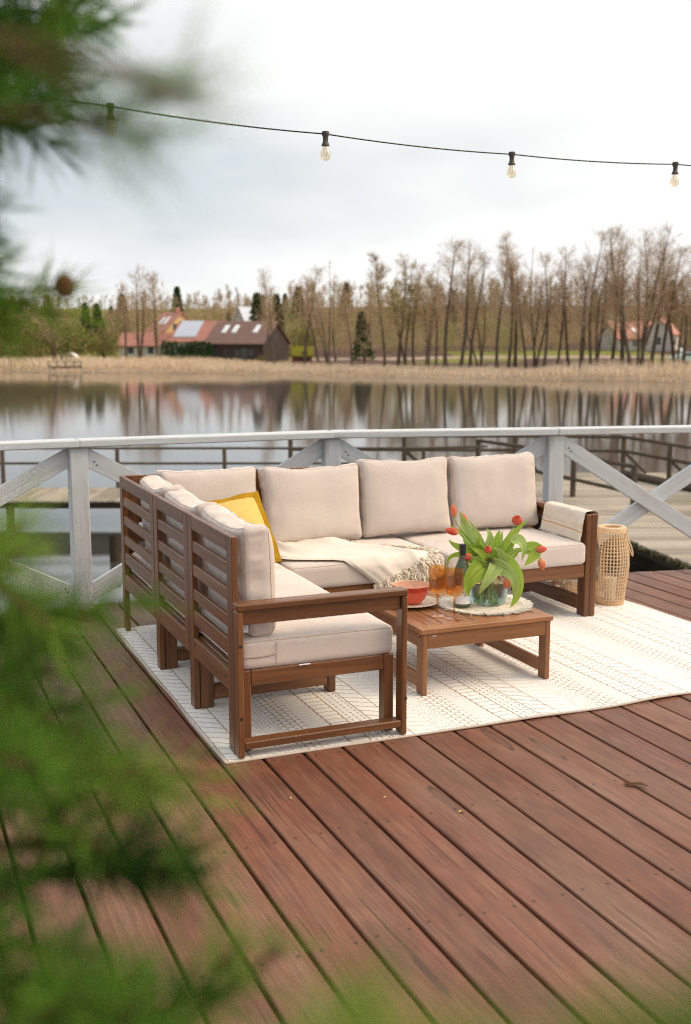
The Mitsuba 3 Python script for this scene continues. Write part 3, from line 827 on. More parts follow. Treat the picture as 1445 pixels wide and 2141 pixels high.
# ------------------------------------------------------------------ coffee table
TB = thing('coffee_table', 'low square wooden coffee table with slatted top on the rug', 'table')
def tbx(name, *a, b=.003, grain=None): return obj(name, box(*a, b, grain), 'm_table_wood', TB)


tx0, tx1, ty0, ty1, tz = 2.074, 2.731, 4.110, 4.768, .302
tbx('top_frame', tx0, tx1, ty0, ty0 + .068, tz - .023, tz); tbx('top_frame', tx0, tx1, ty1 - .068, ty1, tz - .023, tz)
tbx('top_frame', tx0, tx0 + .062, ty0 + .0685, ty1 - .0685, tz - .023, tz); tbx('top_frame', tx1 - .062, tx1, ty0 + .0685, ty1 - .0685, tz - .023, tz)
n = 7; w = (tx1 - tx0 - .124) / n
for i in range(n):
    a = tx0 + .062 + i * w
    tbx('top_slat', a + .0028, a + w - .0028, ty0 + .0688, ty1 - .0688, tz - .021, tz - .0005, b=.002, grain=1)
for y0_, s in ((ty0 + .008, 1), (ty1 - .008, -1)):
    ya, yb = sorted((y0_, y0_ + s * .022))
    tbx('apron', tx0 + .034, tx1 - .034, ya, yb, .213, tz - .0235)
for x0_, s in ((tx0 + .010, 1), (tx1 - .010, -1)):
    xa, xb = sorted((x0_, x0_ + s * .0235))
    for ya in (ty0 + .006, ty1 - .066): tbx('leg', xa, xb, ya, ya + .060, ZF, tz - .0235)
    tbx('side_rail', xa + .002, xb - .002, ty0 + .0665, ty1 - .0665, .213, tz - .0235)
    tbx('sled_rail', xa + .001, xb - .001, ty0 + .0665, ty1 - .0665, .034, .092)
obj('bolt', tube([(2.0825, 4.146, .262), (2.087, 4.146, .262)], .005, 12), 'm_black_plastic', TB)
tm = meshkit.text_mesh('beliani', .0052, .0004); tm.apply_transform(mat4(rot((1, 0, 0), 90), (2.128, ty0 + .0079, .266)))
obj('maker_print', (tm.vertices, tm.faces), 'm_white_tag', TB)

# ------------------------------------------------------------------ things on the table
rng = np.random.default_rng(8)
MC = np.array([2.548, 4.408]); mz = tz
mat_ = thing('round_placemat', 'round cream woven placemat with thick fringe under the vase', 'placemat')
rings = []
a = np.linspace(0, 2 * np.pi, 61)
for r in np.arange(.008, .178, .0088):
    rings.append(tube(np.c_[MC[0] + r * np.cos(a), MC[1] + r * np.sin(a), mz + .0048 + .0008 * np.sin(a * 9 + r * 400)], .0046, 5, False))
obj('woven_rings', cat(rings), 'm_macrame', mat_, smooth=True, kind='stuff')
ang = rng.uniform(0, 2 * np.pi, 900)
e = np.c_[MC[0] + .178 * np.cos(ang), MC[1] + .178 * np.sin(ang), mz + rng.uniform(.003, .008, 900)]
obj('fringe', strands(e, [(1.0 * math.cos(t_ + rng.normal(0, .18)), math.sin(t_ + rng.normal(0, .18)), rng.normal(.02, .05)) for t_ in ang], 3, .036, .0019, .16, .0, rng), 'm_macrame_fringe', mat_, smooth=True, kind='stuff')
vz = mz + .0098
# vase
VC = np.array([2.556, 4.392])
pv = [(.0, .0), (.06, .0), (.076, .006), (.0865, .03), (.0925, .07), (.0935, .10), (.0905, .125), (.080, .150), (.064, .172), (.052, .190), (.047, .205), (.050, .222)]
pv = np.vstack([pv[:1], spline(pv[1:], 40)])
vase = thing('glass_vase', 'rounded glass vase tinted blue below and amber above, holding tulips', 'vase')
obj('glass', lathe(pv, 56, (*VC, vz)), 'm_vase', vase, smooth=True)
wp = pv[(pv[:, 1] < .108)].copy(); wp[:, 0] = np.maximum(wp[:, 0] - .0035, 0); wp[:, 1] = np.maximum(wp[:, 1], .0045)
wp = np.vstack([wp, [[0, wp[-1, 1]]]])
obj('vase_water', lathe(wp, 48, (*VC, vz)), 'm_water_clear', vase, smooth=40)
# tulips: (dx, dy, dz) offsets in metres from the vase mouth centre
MO = np.array([VC[0], VC[1], vz + .205])
ax_x = np.array([.9226, -.3858, 0]); ax_d = np.array([.3858, .9226, 0])       # across and away
def VP(u, v, d): return MO + ax_x * u / 100 + np.array([0, 0, v / 100]) + ax_d * d / 100


def leaf(pts, w, roll, fold=.35, nt=22, nw=7, wp=.45):
    P = spline(pts, nt); t = np.gradient(P, axis=0); t /= np.linalg.norm(t, axis=1, keepdims=True)
    s = np.linspace(0, 1, nt)
    view = -ax_d * .95 + np.array([0, 0, .3])
    ac = np.cross(t, view); ac /= np.linalg.norm(ac, axis=1, keepdims=True) + 1e-9
    nn = np.cross(ac, t)
    ca, sa = math.cos(math.radians(roll)), math.sin(math.radians(roll))
    ac, nn = ca * ac + sa * nn, -sa * ac + ca * nn
    wid = w / 200 * np.clip((np.sin(np.pi * s ** wp) ** .8) * 1.02, .03, 1) * np.where(s < .12, .5 + s / .24, 1); wid[-1] = .0004
    q = np.linspace(-1, 1, nw)
    wav = .06 * np.sin(s * 9 + w)[:, None] * q[None] ** 2
    G = P[:, None] + ac[:, None] * (q[None, :, None] * wid[:, None, None] * (1 - .12 * fold * q[None, :, None] ** 2)) + nn[:, None] * ((fold * np.abs(q)[None] ** 1.5 + wav) * wid[:, None])[..., None]
    uv = np.stack(np.broadcast_arrays(s[:, None], q[None] * .5 + .5), -1).reshape(-1, 2)
    return (*grid(G), uv)


K = .2505      # one photo step in cm at the vase
def bloom(name, c, axis, ln, r, label, group=None):
    """six petals closed into an egg"""
    axis = np.asarray(axis, float); axis /= np.linalg.norm(axis)
    key = thing(name, label, 'tulip')
    return key, c, axis, ln, r


def build_bloom(key, c, axis, ln, r, open_=.0, mt='m_petal'):
    x = np.cross(axis, (.3, .2, .9)); x /= np.linalg.norm(x); y = np.cross(axis, x)
    for i in range(6):
        ph = i * np.pi / 3 + .2; inner = i % 2
        s = np.linspace(0, 1, 12); q = np.linspace(-1, 1, 7)
        rad = r * (np.sin(np.pi * (.08 + .87 * s) ** .85) ** .75) * (1.0 - .08 * inner) * (1 + open_ * s) + .0006
        hw = .78 * np.sin(np.pi * np.clip(.12 + .86 * s, 0, 1)) ** .55
        G = np.zeros((12, 7, 3))
        for a_ in range(12):
            an = ph + q * hw[a_]
            rr_ = rad[a_] * (1 + .04 * (1 - q ** 2))
            G[a_] = c + axis * (s[a_] * ln) + rr_[:, None] * (np.cos(an)[:, None] * x + np.sin(an)[:, None] * y)
        uv = np.stack(np.broadcast_arrays(s[:, None], q[None] * .5 + .5 + i * .31), -1).reshape(-1, 2)
        obj('petal', (*grid(G), uv), mt, key, smooth=True)


def stem(pts, key, r=.0032):
    P = spline(pts, 22)
    obj('stem', tube(P, r, 7), 'm_tulip_stem', key, smooth=True)


def foot(i):
    a_ = i * 2.399; rr_ = .030 + .02 * ((i * 37) % 10) / 10
    return np.array([VC[0] + rr_ * math.cos(a_), VC[1] + rr_ * math.sin(a_), vz + .012])


# blooms: base point, tip direction (in across, up, away), size, and their leaves
TUL = [
    ('tulip', 'coral tulip bud standing highest at the upper left of the bunch', (-15.8, 20.0, 1), (-.18, 1, 0), 5.0, 1.35, [(-2, 2, 0), (-9, 10, 1)]),
    ('tulip', 'coral tulip lying almost level at the far left of the bunch', (-14.6, 13.0, -3), (-1, .28, -.1), 5.2, 1.45, [(-2, 1, -1), (-9, 7.0, -2)]),
    ('tulip', 'pale pink tulip half hidden behind the large upper-left leaf', (-10.4, 16.2, 4), (-.35, .9, .2), 4.6, 1.4, [(-1.5, 3, 2), (-6, 10, 3)]),
    ('tulip', 'deep red round tulip at the upper right of the bunch', (12.3, 16.8, 1), (.15, .75, -.65), 4.2, 1.9, [(1.5, 3, 0), (8, 10, 1)]),
    ('tulip', 'small dark red tulip facing out from the middle of the bunch', (-1.4, 5.2, -7), (-.05, .62, -.78), 3.4, 1.5, [(-.3, 1, -3), (-.8, 3.4, -6)]),
    ('tulip', 'coral tulip pointing left just beside the bottle neck', (-8.3, 2.3, -6), (-1, .08, -.25), 4.4, 1.5, [(-1.5, .5, -2), (-5, 2.2, -4.5)]),
    ('tulip', 'red tulip pointing right at the far right of the bunch', (21.0, 5.3, -3), (1, .05, .1), 4.6, 1.5, [(2, 1, -1), (10, 4.6, -2)]),
    ('tulip', 'coral tulip hanging head down at the far right of the bunch', (23.2, 1.2, -4), (.25, -1, 0), 4.8, 1.45, [(3, 1.2, -2), (13, 4.8, -3)]),
    ('tulip', 'coral tulip drooping in front of the vase', (7.6, -5.6, -10.5), (-.12, -1, -.1), 4.9, 1.45, [(2, .6, -4), (6, 0, -8.5)]),
]
BK = []
for i, (nm, lb, b_, di, ln, r, via) in enumerate(TUL):
    key = thing(nm, lb, 'tulip'); BK.append(key)
    c = VP(*b_); ax = ax_x * di[0] + np.array([0, 0, di[1]]) + ax_d * di[2]
    axn = ax / np.linalg.norm(ax)
    build_bloom(key, c, axn, ln / 88, r / 88, .0 if i != 3 else .1, 'm_petal_warm' if i in (0, 2, 7, 8) else 'm_petal')
    f0 = foot(i)
    stem([f0, f0 * .4 + (MO - [0, 0, .05]) * .6, MO + [0, 0, -.005] + .012 * np.array([math.cos(i), math.sin(i), 0])] + [VP(*q_) for q_ in via] + [c - axn * .012, c + axn * .003], key)
for i in range(9, 17):      # stems of the leaves, in the water
    f0 = foot(i)
    obj('stem', tube(spline([f0, f0 * .45 + (MO - [0, 0, .06]) * .55, MO + .02 * np.array([math.cos(i), math.sin(i), 0]), MO + [0, 0, .05] + .035 * np.array([math.cos(i), math.sin(i), 0])], 12), .0036, 6), 'm_stem_wet', BK[i % 9], smooth=True)
# leaves: tulip, points (cm across, up, away), width cm, roll, pale?
LV = [
    (0, [(-3, 1, 0), (-7.5, 8, 1.0), (-13.5, 22.4, 1)], 6.4, 14, 1, .3),
    (0, [(-4, 2, 0), (-11, 10, 2), (-18.3, 16.0, 2.5)], 3.0, -25, 0, .4),
    (1, [(-6, 4.5, -1), (-13, 6.2, -2), (-18.8, 10.0, -3)], 5.4, 25, 0, .3),
    (2, [(-1.6, 2, -1), (-4.2, 7.5, -1.5), (-3.6, 12.4, -2)], 4.0, 35, 0, .5),
    (2, [(-1, 3, 3), (-4, 11, 4), (-9.3, 18.2, 5)], 3.0, 50, 1, .4),
    (4, [(0, 3, 3), (1, 9, 4), (-.6, 13.8, 5)], 5.2, -10, 1, .3),
    (4, [(1.5, 2, 0), (3.2, 8.5, .5), (5.1, 13.8, .5)], 5.8, -24, 0, .45),
    (4, [(3, 3, 5), (6.5, 9.5, 6), (6.9, 12.6, 7)], 3.6, 10, 1, .3),
    (3, [(4, 1, 0), (10, 9.0, 1), (18.4, 18.2, 2)], 4.2, 22, 0, .35),
    (3, [(4.5, 0, -2), (9.2, 6, -2), (11.8, 10.8, -3)], 4.6, -30, 0, .4),
    (6, [(9.5, 9.8, -2), (13.6, 9.2, -4), (14.3, .5, -5)], 4.0, 20, 1, .3),
    (6, [(5, .5, 0), (12, 3.6, 0), (20, 6.2, -1)], 3.4, 30, 0, .4),
    (6, [(15, 3.4, -2), (19.5, 7.2, -3), (24.8, 6.2, -3)], 4.0, -18, 0, .35),
    (7, [(22.2, 5.6, -3), (19.4, 2.0, -4), (15.6, -2.0, -5)], 3.6, 12, 0, .3),
    (3, [(4, -1, -1), (11.2, 1.0, -1), (13.9, 4.6, -1)], 3.2, 40, 0, .5),
    (4, [(6.2, -1, -5), (4.6, 5.0, -6), (.8, 6.8, -8)], 4.6, 24, 1, .35),
    (5, [(-1.6, 0, -4), (-4.2, 3.4, -5), (-8.6, 6.2, -6)], 4.8, -28, 0, .45),
    (5, [(-2, -1.6, -4), (-7, 1.6, -7), (-13.2, 3.4, -8)], 3.2, 30, 1, .45),
    (5, [(-1.5, -1.4, -4), (-6.5, -4, -9), (-9.8, -15.2, -11)], 8.4, 8, 0, .18),
    (8, [(3.2, -1.4, -6), (-.6, -6, -11), (-5.4, -13.6, -12)], 5.4, -14, 1, .3),
    (8, [(4.6, -.6, -5), (8.8, -3.2, -8.5), (8.6, -20.4, -10)], 7.6, 6, 0, .22),
    (8, [(4.2, -1.8, -7), (8.0, -3.6, -11), (10.0, -16.2, -12.5)], 5.0, -16, 1, .25),
    (5, [(-5, -.5, 0), (-10.6, .6, 1), (-11.4, -7.6, 1)], 3.6, 18, 0, .3),
    (1, [(-6, .5, 3), (-16, 1.2, 4), (-17.4, -8.2, 4)], 2.4, 18, 0, .3),
    (7, [(2, 0, 2), (5.6, 4, 2), (8.2, 8, 2)], 3.0, 60, 0, .5),
    (4, [(.4, 0, -3), (1.2, 3, -3.4), (2.6, 6.6, -3)], 3.2, 50, 0, .5),
]
for (i, pts, w, ro, pale, fo) in LV:
    P = [MO + [0, 0, -.02] + .012 * np.array([math.cos(w * 7), math.sin(w * 7), 0])] + [VP(*q_) for q_ in pts] if abs(pts[0][0]) < 7 else [VP(*q_) for q_ in pts]
    obj('leaf', leaf(P, w * 1.42, ro, fo), 'm_tulip_leaf_pale' if pale else 'm_tulip_leaf', BK[i], smooth=True)

# bottle
BC = np.array([2.413, 4.378]); bz = vz
bp = [(0, .004), (.028, .001), (.0375, .004), (.0385, .012), (.0385, .150), (.0375, .165), (.031, .190), (.022, .212), (.0165, .230), (.0148, .245), (.0145, .262)]
bp = np.vstack([bp[:4], spline(bp[3:], 34)[1:]])
bt = thing('wine_bottle', 'green glass wine bottle with white label and black cap', 'bottle')
obj('glass', lathe(bp, 44, (*BC, bz)), 'm_green_glass', bt, smooth=True)
ip = bp[bp[:, 1] < .20].copy(); ip[:, 0] = np.maximum(ip[:, 0] - .003, 0); ip[:, 1] += .003
obj('wine', lathe(np.vstack([ip, [[0, ip[-1, 1]]]]), 36, (*BC, bz)), 'm_wine', bt, smooth=40)
obj('cap', lathe([(0, .290), (.0145, .290), (.0155, .288), (.0156, .274), (.0150, .2735), (.0150, .2725), (.0156, .272), (.0156, .2515), (.0150, .251), (.0150, .249), (.0156, .2485), (.0156, .2405), (.0148, .240)][::-1], 32, (*BC, bz)), 'm_black_plastic', bt, smooth=30)
obj('neck_ring', lathe([(.0150, .2335), (.0158, .2325), (.0158, .2305), (.0152, .2295)], 28, (*BC, bz)), 'm_tan_wood', bt, smooth=True)
view = math.atan2(-BC[1], -BC[0])            # the label faces the viewer's side
al = np.linspace(view - .85, view + 1.35, 30)
lab = np.array([[(BC[0] + .0391 * math.cos(a_), BC[1] + .0391 * math.sin(a_), bz + z_) for z_ in (.020, .106)] for a_ in al])
obj('label', grid(lab), 'm_label', bt, smooth=True)


def wrap(text, height, zc, a0, r=.0394, bold=True):
    m = meshkit.text_mesh(text, height, .0003, bold)
    m = m.subdivide(); v = np.array(m.vertices)
    v[:, 0] -= v[:, 0].mean()
    an = a0 + v[:, 0] / r
    return np.c_[BC[0] + (r + v[:, 2]) * np.cos(an), BC[1] + (r + v[:, 2]) * np.sin(an), bz + zc + v[:, 1]], m.faces


fr = view + .30
obj('label_text', wrap('Ogre de Or', .0085, .070, fr), 'm_ink', bt)
obj('label_text', wrap('GdF', .0058, .058, fr), 'm_ink', bt)
obj('label_text', wrap('____', .003, .050, fr, bold=False), 'm_ink', bt)
from shapely.geometry import Polygon as SP
bird = trimesh.creation.extrude_polygon(SP([(-6, -4), (-1, -1), (2, 3), (5, 4.2), (7, 3.4), (5.4, 2.6), (4, -1), (1, -3), (-2, -3)]), .3)
v = np.array(bird.vertices) * .0009; an = fr + v[:, 0] / .0394
obj('label_bird', (np.c_[BC[0] + (.0394 + v[:, 2]) * np.cos(an), BC[1] + (.0394 + v[:, 2]) * np.sin(an), bz + .088 + v[:, 1]], bird.faces), 'm_ink', bt)


def wine_glass(c, label):
    g = thing('wine_glass', label, 'glass', 'amber wine glasses on the table')
    z = tz + .0005
    obj('foot', lathe([(0, .001), (.034, .001), (.0355, .002), (.034, .0028), (.012, .005), (.0055, .009), (.0042, .016)], 40, (*c, z)), 'm_amber_stem', g, smooth=50)
    obj('stem', lathe([(.0042, .0165), (.0038, .04), (.0040, .07), (.0052, .092), (.0075, .1015)], 20, (*c, z)), 'm_amber_stem', g, smooth=True)
    b = [(0, .1035), (.018, .104), (.031, .108), (.0372, .116), (.0392, .128)]
    b = np.vstack([b, [(.0395, .14), (.0395, .18), (.0393, .222)]])
    obj('bowl', lathe(b, 192, (*c, z), 48, .012), 'm_amber', g, smooth=True)
    obj('inner_bowl', lathe(np.vstack([[(0, .1085), (.017, .109), (.029, .1125), (.035, .12), (.0368, .13)], [(.0371, .14), (.0371, .18), (.0380, .2215)]]), 64, (*c, z)), 'm_amber', g, smooth=True)
    obj('rim', lathe([(.0393, .2215), (.0392, .2235), (.0380, .2235), (.0379, .2215)], 48, (*c, z)), 'm_amber_stem', g, smooth=True)


wine_glass((2.248, 4.302), 'amber ribbed wine glass next to the red bowl, left of the pair')
wine_glass((2.292, 4.226), 'amber ribbed wine glass in front of the bottle, right of the pair')
PC = (2.232, 4.535)
pl = obj('plate', lathe([(0, .004), (.07, .004), (.085, .006), (.128, .018), (.131, .0205), (.128, .0215), (.085, .0105), (.07, .009), (0, .009)], 56, (*PC, tz)), 'm_plate', smooth=40)
tag(pl, 'speckled cream plate under the red bowl on the table', 'plate')
bo = thing('red_bowl', 'glossy coral red bowl with a darker rim band, pale inside', 'bowl')
out = spline([(.040, .0), (.052, .008), (.070, .030), (.082, .058), (.0875, .088)], 24)
obj('outside', lathe(np.vstack([[(0, .001), (.036, .001)], out]), 56, (*PC, tz + .0095)), 'm_bowl_out', bo, smooth=50)
obj('inside', lathe(np.vstack([[(.0875, .0881), (.086, .0893), (.0842, .088)], np.c_[out[::-1, 0] - .0035, out[::-1, 1]][1:] + [0, .003], [(0, .0045)]]), 56, (*PC, tz + .0095)), 'm_bowl_in', bo, smooth=50)


# ------------------------------------------------------------------ lanterns
def lantern(c, H, rb, rm, rt, label, nv_, nh, cords=False):
    k = thing('bamboo_lantern', label, 'lantern')
    z0 = .0085
    zs = np.array([.028, .10, .22, .30, .40, 1.0]) * H
    R = lambda z: np.interp(z, zz_, rr_)
    zz_ = np.linspace(0, H, 60)
    rr_ = spline([(rb, 0), (rb * 1.02, .12 * H), (rm, .52 * H), (rm * .97, .66 * H), (rt, .92 * H), (rt, H)], 60)[:, 0]
    obj('base', lathe([(0, 0), (rb * 1.04, 0), (rb * 1.06, .004), (rb * 1.06, .016), (rb * 1.03, .019), (0, .019)], 48, (*c, z0)), 'm_tan_wood', k, smooth=30)
    lat = []
    for z in np.linspace(.03, H - .035, nh):
        a_ = np.linspace(0, 2 * np.pi, 49)
        lat.append(tube(np.c_[c[0] + R(z) * np.cos(a_), c[1] + R(z) * np.sin(a_), np.full(49, z0 + z)], .0027, 5, False))
    for i in range(nv_):
        a_ = 2 * np.pi * i / nv_; z = np.linspace(.015, H - .01, 24)
        r_ = np.interp(z, zz_, rr_) + .0026
        lat.append(tube(np.c_[c[0] + r_ * np.cos(a_), c[1] + r_ * np.sin(a_), z0 + z], .0031, 5, False))
    obj('lattice', cat(lat), 'm_bamboo', k, smooth=True, kind='stuff')
    obj('top_band', lathe([(rt * 1.03, H - .034), (rt * 1.05, H - .032), (rt * 1.05, H - .004), (rt * .98, H), (rt * .72, H), (rt * .68, H - .003), (rt * .68, H - .012), (rt * .92, H - .014), (rt * .94, H - .034), (rt * 1.03, H - .034)], 48, (*c, z0)), 'm_bamboo', k, smooth=30)
    obj('candle', lathe([(0, .02), (.034, .02), (.034, .15), (.028, .152), (0, .148)], 28, (*c, z0)), 'm_candle', k, smooth=30)
    h = spline([(c[0] + .06, c[1] - .06, z0 + H - .02), (c[0] + .088, c[1] - .055, z0 + H - .10), (c[0] + .112, c[1] - .052, z0 + H - .155), (c[0] + .118, c[1] - .045, z0 + H - .175), (c[0] + .112, c[1] - .03, z0 + H - .15), (c[0] + .09, c[1] + .0, z0 + H - .06), (c[0] + .07, c[1] + .02, z0 + H - .02)], 40)
    obj('rope_handle', tube(h, .0045, 7), 'm_bamboo', k, smooth=True)
    if cords:
        co = []
        for i in range(46):
            a_ = 2 * np.pi * i / 46 + rng.normal(0, .03); z = np.linspace(H - .03, .075 + .03 * rng.random(), 14)
            r_ = np.interp(z, zz_, rr_) + .007 + .004 * np.sin(z * 60 + i)
            co.append(tube(np.c_[c[0] + r_ * np.cos(a_ + .04 * np.sin(z * 70 + i)), c[1] + r_ * np.sin(a_ + .04 * np.sin(z * 70 + i)), z0 + z], .0042, 5, False))
        obj('cords', cat(co), 'm_throw', k, smooth=True, kind='stuff')
    return k


lantern((3.852, 5.232), .450, .080, .1, .078, 'tall woven bamboo lantern with rope handle, standing right of the sofa', 34, 20)
lantern((3.745, 5.515), .30, .070, .082, .066, 'shorter bamboo lantern wrapped in cream cords, behind the sofa arm', 28, 13, True)

# ------------------------------------------------------------------ string lights
SL = thing('string_lights', 'string of clear bulbs on a dark cable above the deck', 'string lights')
bp_ = [np.array(p) for p in ((.05, 5.05, 2.60), (1.047, 5.199, 2.542), (2.077, 5.195, 2.492), (3.22, 5.371, 2.493), (4.31, 5.384, 2.506), (5.5, 5.45, 2.55), (6.8, 5.5, 2.62))]
P = []
for a_, b_ in zip(bp_[:-1], bp_[1:]):
    s = np.linspace(0, 1, 12)[:-1]
    P.append(a_ + (b_ - a_) * s[:, None] - np.c_[0 * s, 0 * s, .012 * 4 * s * (1 - s)])
obj('cable', tube(np.vstack(P), .0036, 6), 'm_cable', SL, smooth=True)
for p in bp_[1:6]:
    so = obj('socket', lathe([(0, .012), (.016, .012), (.018, .008), (.018, -.004), (.013, -.014), (.0125, -.034), (.0155, -.042), (.0195, -.050), (.0195, -.055), (0, -.055)][::-1], 20, p), 'm_socket', SL, smooth=30)
    bb = spline([(.0125, -.054), (.0165, -.066), (.0235, -.084), (.0255, -.098), (.022, -.112), (.011, -.1215), (.0005, -.1235)], 24)
    bu = obj('bulb', lathe(bb[::-1], 28, p), 'm_bulb', SL, smooth=True)
    obj('filament', tube([p + [-.006, 0, -.06], p + [-.007, .004, -.085], p + [-.002, -.004, -.10], p + [.004, .004, -.10], p + [.007, -.003, -.085], p + [.006, 0, -.06]], .0008, 4), 'm_filament', bu)

# ------------------------------------------------------------------ jetty and lower terrace
JZ = WZ + .64
jt = thing('jetty', 'weathered grey plank jetty across the water behind the railing', 'jetty')
rng = np.random.default_rng(12)
for i, L in enumerate(np.arange(-16, 3.4, .152)):
    obj('plank', ap(box(L + .004, L + .148, 24.9 + rng.uniform(-.02, .02), 27.2 + rng.uniform(-.02, .02), JZ - .04, JZ + rng.uniform(-.004, .004), .004), LDM), 'm_grey_plank', jt)
obj('beam', ap(box(-16, 3.3, 25.0, 25.12, JZ - .19, JZ - .045), LDM), 'm_dark_timber', jt); obj('beam', ap(box(-16, 3.3, 26.9, 27.05, JZ - .19, JZ - .045), LDM), 'm_dark_timber', jt)
for L in (-13.2, -7.6, -2.2, 2.6):
    for D in (25.06,): obj('pile', ap(tube([(L, D, WZ - 1.2), (L, D, JZ - .19)], .09, 10), LDM), 'm_dark_timber', jt, smooth=True)
lr = thing('jetty_railing', 'dark thin railing with two rails along the jetty', 'railing')
for z in (.97, .60): obj('rail', ap(tube([(-16, 27.12, JZ + z), (1.9, 27.12, JZ + z), (3.5, 27.6, JZ + z)], .032, 7), LDM), 'm_rail_wood', lr, smooth=True)
for L in (-15.8, -13.4, -10.9, -8.36, -5.56, -2.95, -.35, 1.9): obj('post', ap(box(L - .045, L + .045, 27.08, 27.16, JZ - .02, JZ + .99, .006), LDM), 'm_rail_wood', lr)
mp = obj('mooring_pile', ap(tube([(-4.45, 21.2, WZ - 1), (-4.45, 21.2, WZ + .50)], .10, 10), LDM), 'm_dark_timber', smooth=True)
tag(mp, 'short dark mooring pile standing in the water behind the sofa corner', 'pile')
tr = thing('lower_terrace', 'low weathered grey plank terrace over the water on the right', 'terrace')
EL, ED = [6.6, 5.59, 5.35, 5.14, 4.85, 3.7, 3.4], [14.5, 17.76, 18.7, 20.05, 21.2, 25.2, 30.5]
for D in np.arange(14.6, 30.2, .152):
    l0 = np.interp(D, ED, EL) + rng.uniform(-.03, .03)
    obj('plank', ap(box(l0, 14.0, D + .004, D + .148, JZ - .04, JZ + rng.uniform(-.004, .004), .004), LDM), 'm_grey_plank', tr)
ms = []
for i in range(420):
    D = rng.uniform(14.6, 22); l0 = np.interp(D, ED, EL); s = rng.uniform(.006, .018)
    p = np.array([l0 + rng.normal(0, .03), D, JZ - rng.uniform(0, .05)])
    ms.append(tube([p, p + rng.normal(0, .03, 3) + [-.02, 0, -.03]], [s, .003], 4, False))
obj('moss', ap(cat(ms), LDM), 'm_moss', tr, kind='stuff')
ee = np.c_[np.array(EL) + .1, ED, np.full(len(EL), JZ - .13)]
obj('beam', ap(cat([beam(a_, b_, .08, .17) for a_, b_ in zip(ee[:-1], ee[1:])]), LDM), 'm_dark_timber', tr)
obj('skirt', ap(cat([beam(a_ + np.array([.5, 0, -.3]), b_ + np.array([.5, 0, -.3]), .05, .5) for a_, b_ in zip(ee[:-1], ee[1:])]), LDM), 'm_dark_timber', tr)
for D in (15.5, 18.0, 20.4, 23, 26, 29): obj('pile', ap(tube([(np.interp(D, ED, EL) + .14, D, WZ - 1.2), (np.interp(D, ED, EL) + .14, D, JZ - .05)], .09, 10), LDM), 'm_grey_plank', tr, smooth=True)


def log_rail(label, pts, hs, name='log_railing', brace=False):
    k = thing(name, label, 'railing')
    for h_ in hs: obj('rail', ap(tube([(l, d, JZ + h_) for l, d in pts], .045, 7), LDM), 'm_rail_wood', k, smooth=True)
    for i, (l, d) in enumerate(pts): obj('post', ap(tube([(l, d, JZ - .02), (l, d, JZ + max(hs) + .03)], .065, 8), LDM), 'm_rail_wood', k, smooth=True)
    if brace:
        for (l, d) in pts[1:-1]: obj('strut', ap(tube([(l, d, JZ + .62), (l + .65, d + .1, JZ + .03)], .045, 7), LDM), 'm_rail_wood', k, smooth=True)


log_rail('brown log railing leading over the lower terrace towards the jetty', [(3.5, 29.4), (4.45, 27.6), (5.25, 25.6), (6.06, 23.3)], (.95, .40))
log_rail('brown log railing along the far side of the lower terrace, bending at its corner', [(-1.5, 30.4), (1.6, 30.3), (4.6, 30.2), (7.46, 29.9), (8.1, 27.8), (8.75, 25.4), (9.5, 22.8)], (1.0, .62), brace=True)
bm = obj('terrace_beam', ap(tube([(7.3, 29.2, JZ + .10), (8.4, 26.0, JZ + .10), (9.2, 23.2, JZ + .10)], .10, 8), LDM), 'm_rail_wood', smooth=True)
tag(bm, 'thick log lying along the foot of the terrace railing', 'log')


# ------------------------------------------------------------------ far shore: reeds, trees, houses
def blades(n, L0, L1, t0, t1, h0, h1, w, seed, dens=None):
    r = np.random.default_rng(seed)
    L = r.uniform(L0, L1, n); t = t0 + (t1 - t0) * r.random(n) ** 1.3
    D = shore(L) + t
    if dens is not None:
        keep = r.random(n) < dens(L, t); L, t, D = L[keep], t[keep], D[keep]; n = len(L)
    z = np.maximum(land_z(L, D), WZ - .1) - .02
    h_ = r.uniform(h0, h1, n) * np.interp(L, [-26, -8, 20, 26, 34], [1, .62, .62, 1, .95]) * (.55 + .85 * meshkit.fbm(np.stack([L * .14, t * .2, 0 * L], -1), 3, seed))
    a = r.uniform(-1.2, 1.2, n)
    b = LD(L, D, z); dx = np.c_[RT[0] * np.cos(a) + FW[0] * np.sin(a), RT[1] * np.cos(a) + FW[1] * np.sin(a), 0 * a] * w
    lean = np.c_[r.normal(0, .09, n), r.normal(0, .09, n), np.ones(n)]
    tip = b + lean * h_[:, None]; m = b + lean * h_[:, None] * .55
    V = np.stack([b - dx * .7, b + dx * .7, m + dx, tip, m - dx], 1).reshape(-1, 3)
    k = np.arange(n) * 5
    F = np.vstack([np.c_[k, k + 1, k + 2], np.c_[k, k + 2, k + 4], np.c_[k + 4, k + 2, k + 3]])
    return V, F


obj('reed_bed', blades(20000, -75, 60, 1.5, 17, 1.1, 1.75, .05, 31), 'm_reed', label='belt of dry tan reeds along the far shore', cat='reeds', kind='stuff')
obj('cut_reeds', blades(16000, -75, 60, -1.2, 3.0, .25, .65, .06, 32), 'm_reed_low', label='low broken reeds at the water edge before the tall ones', cat='reeds', kind='stuff')


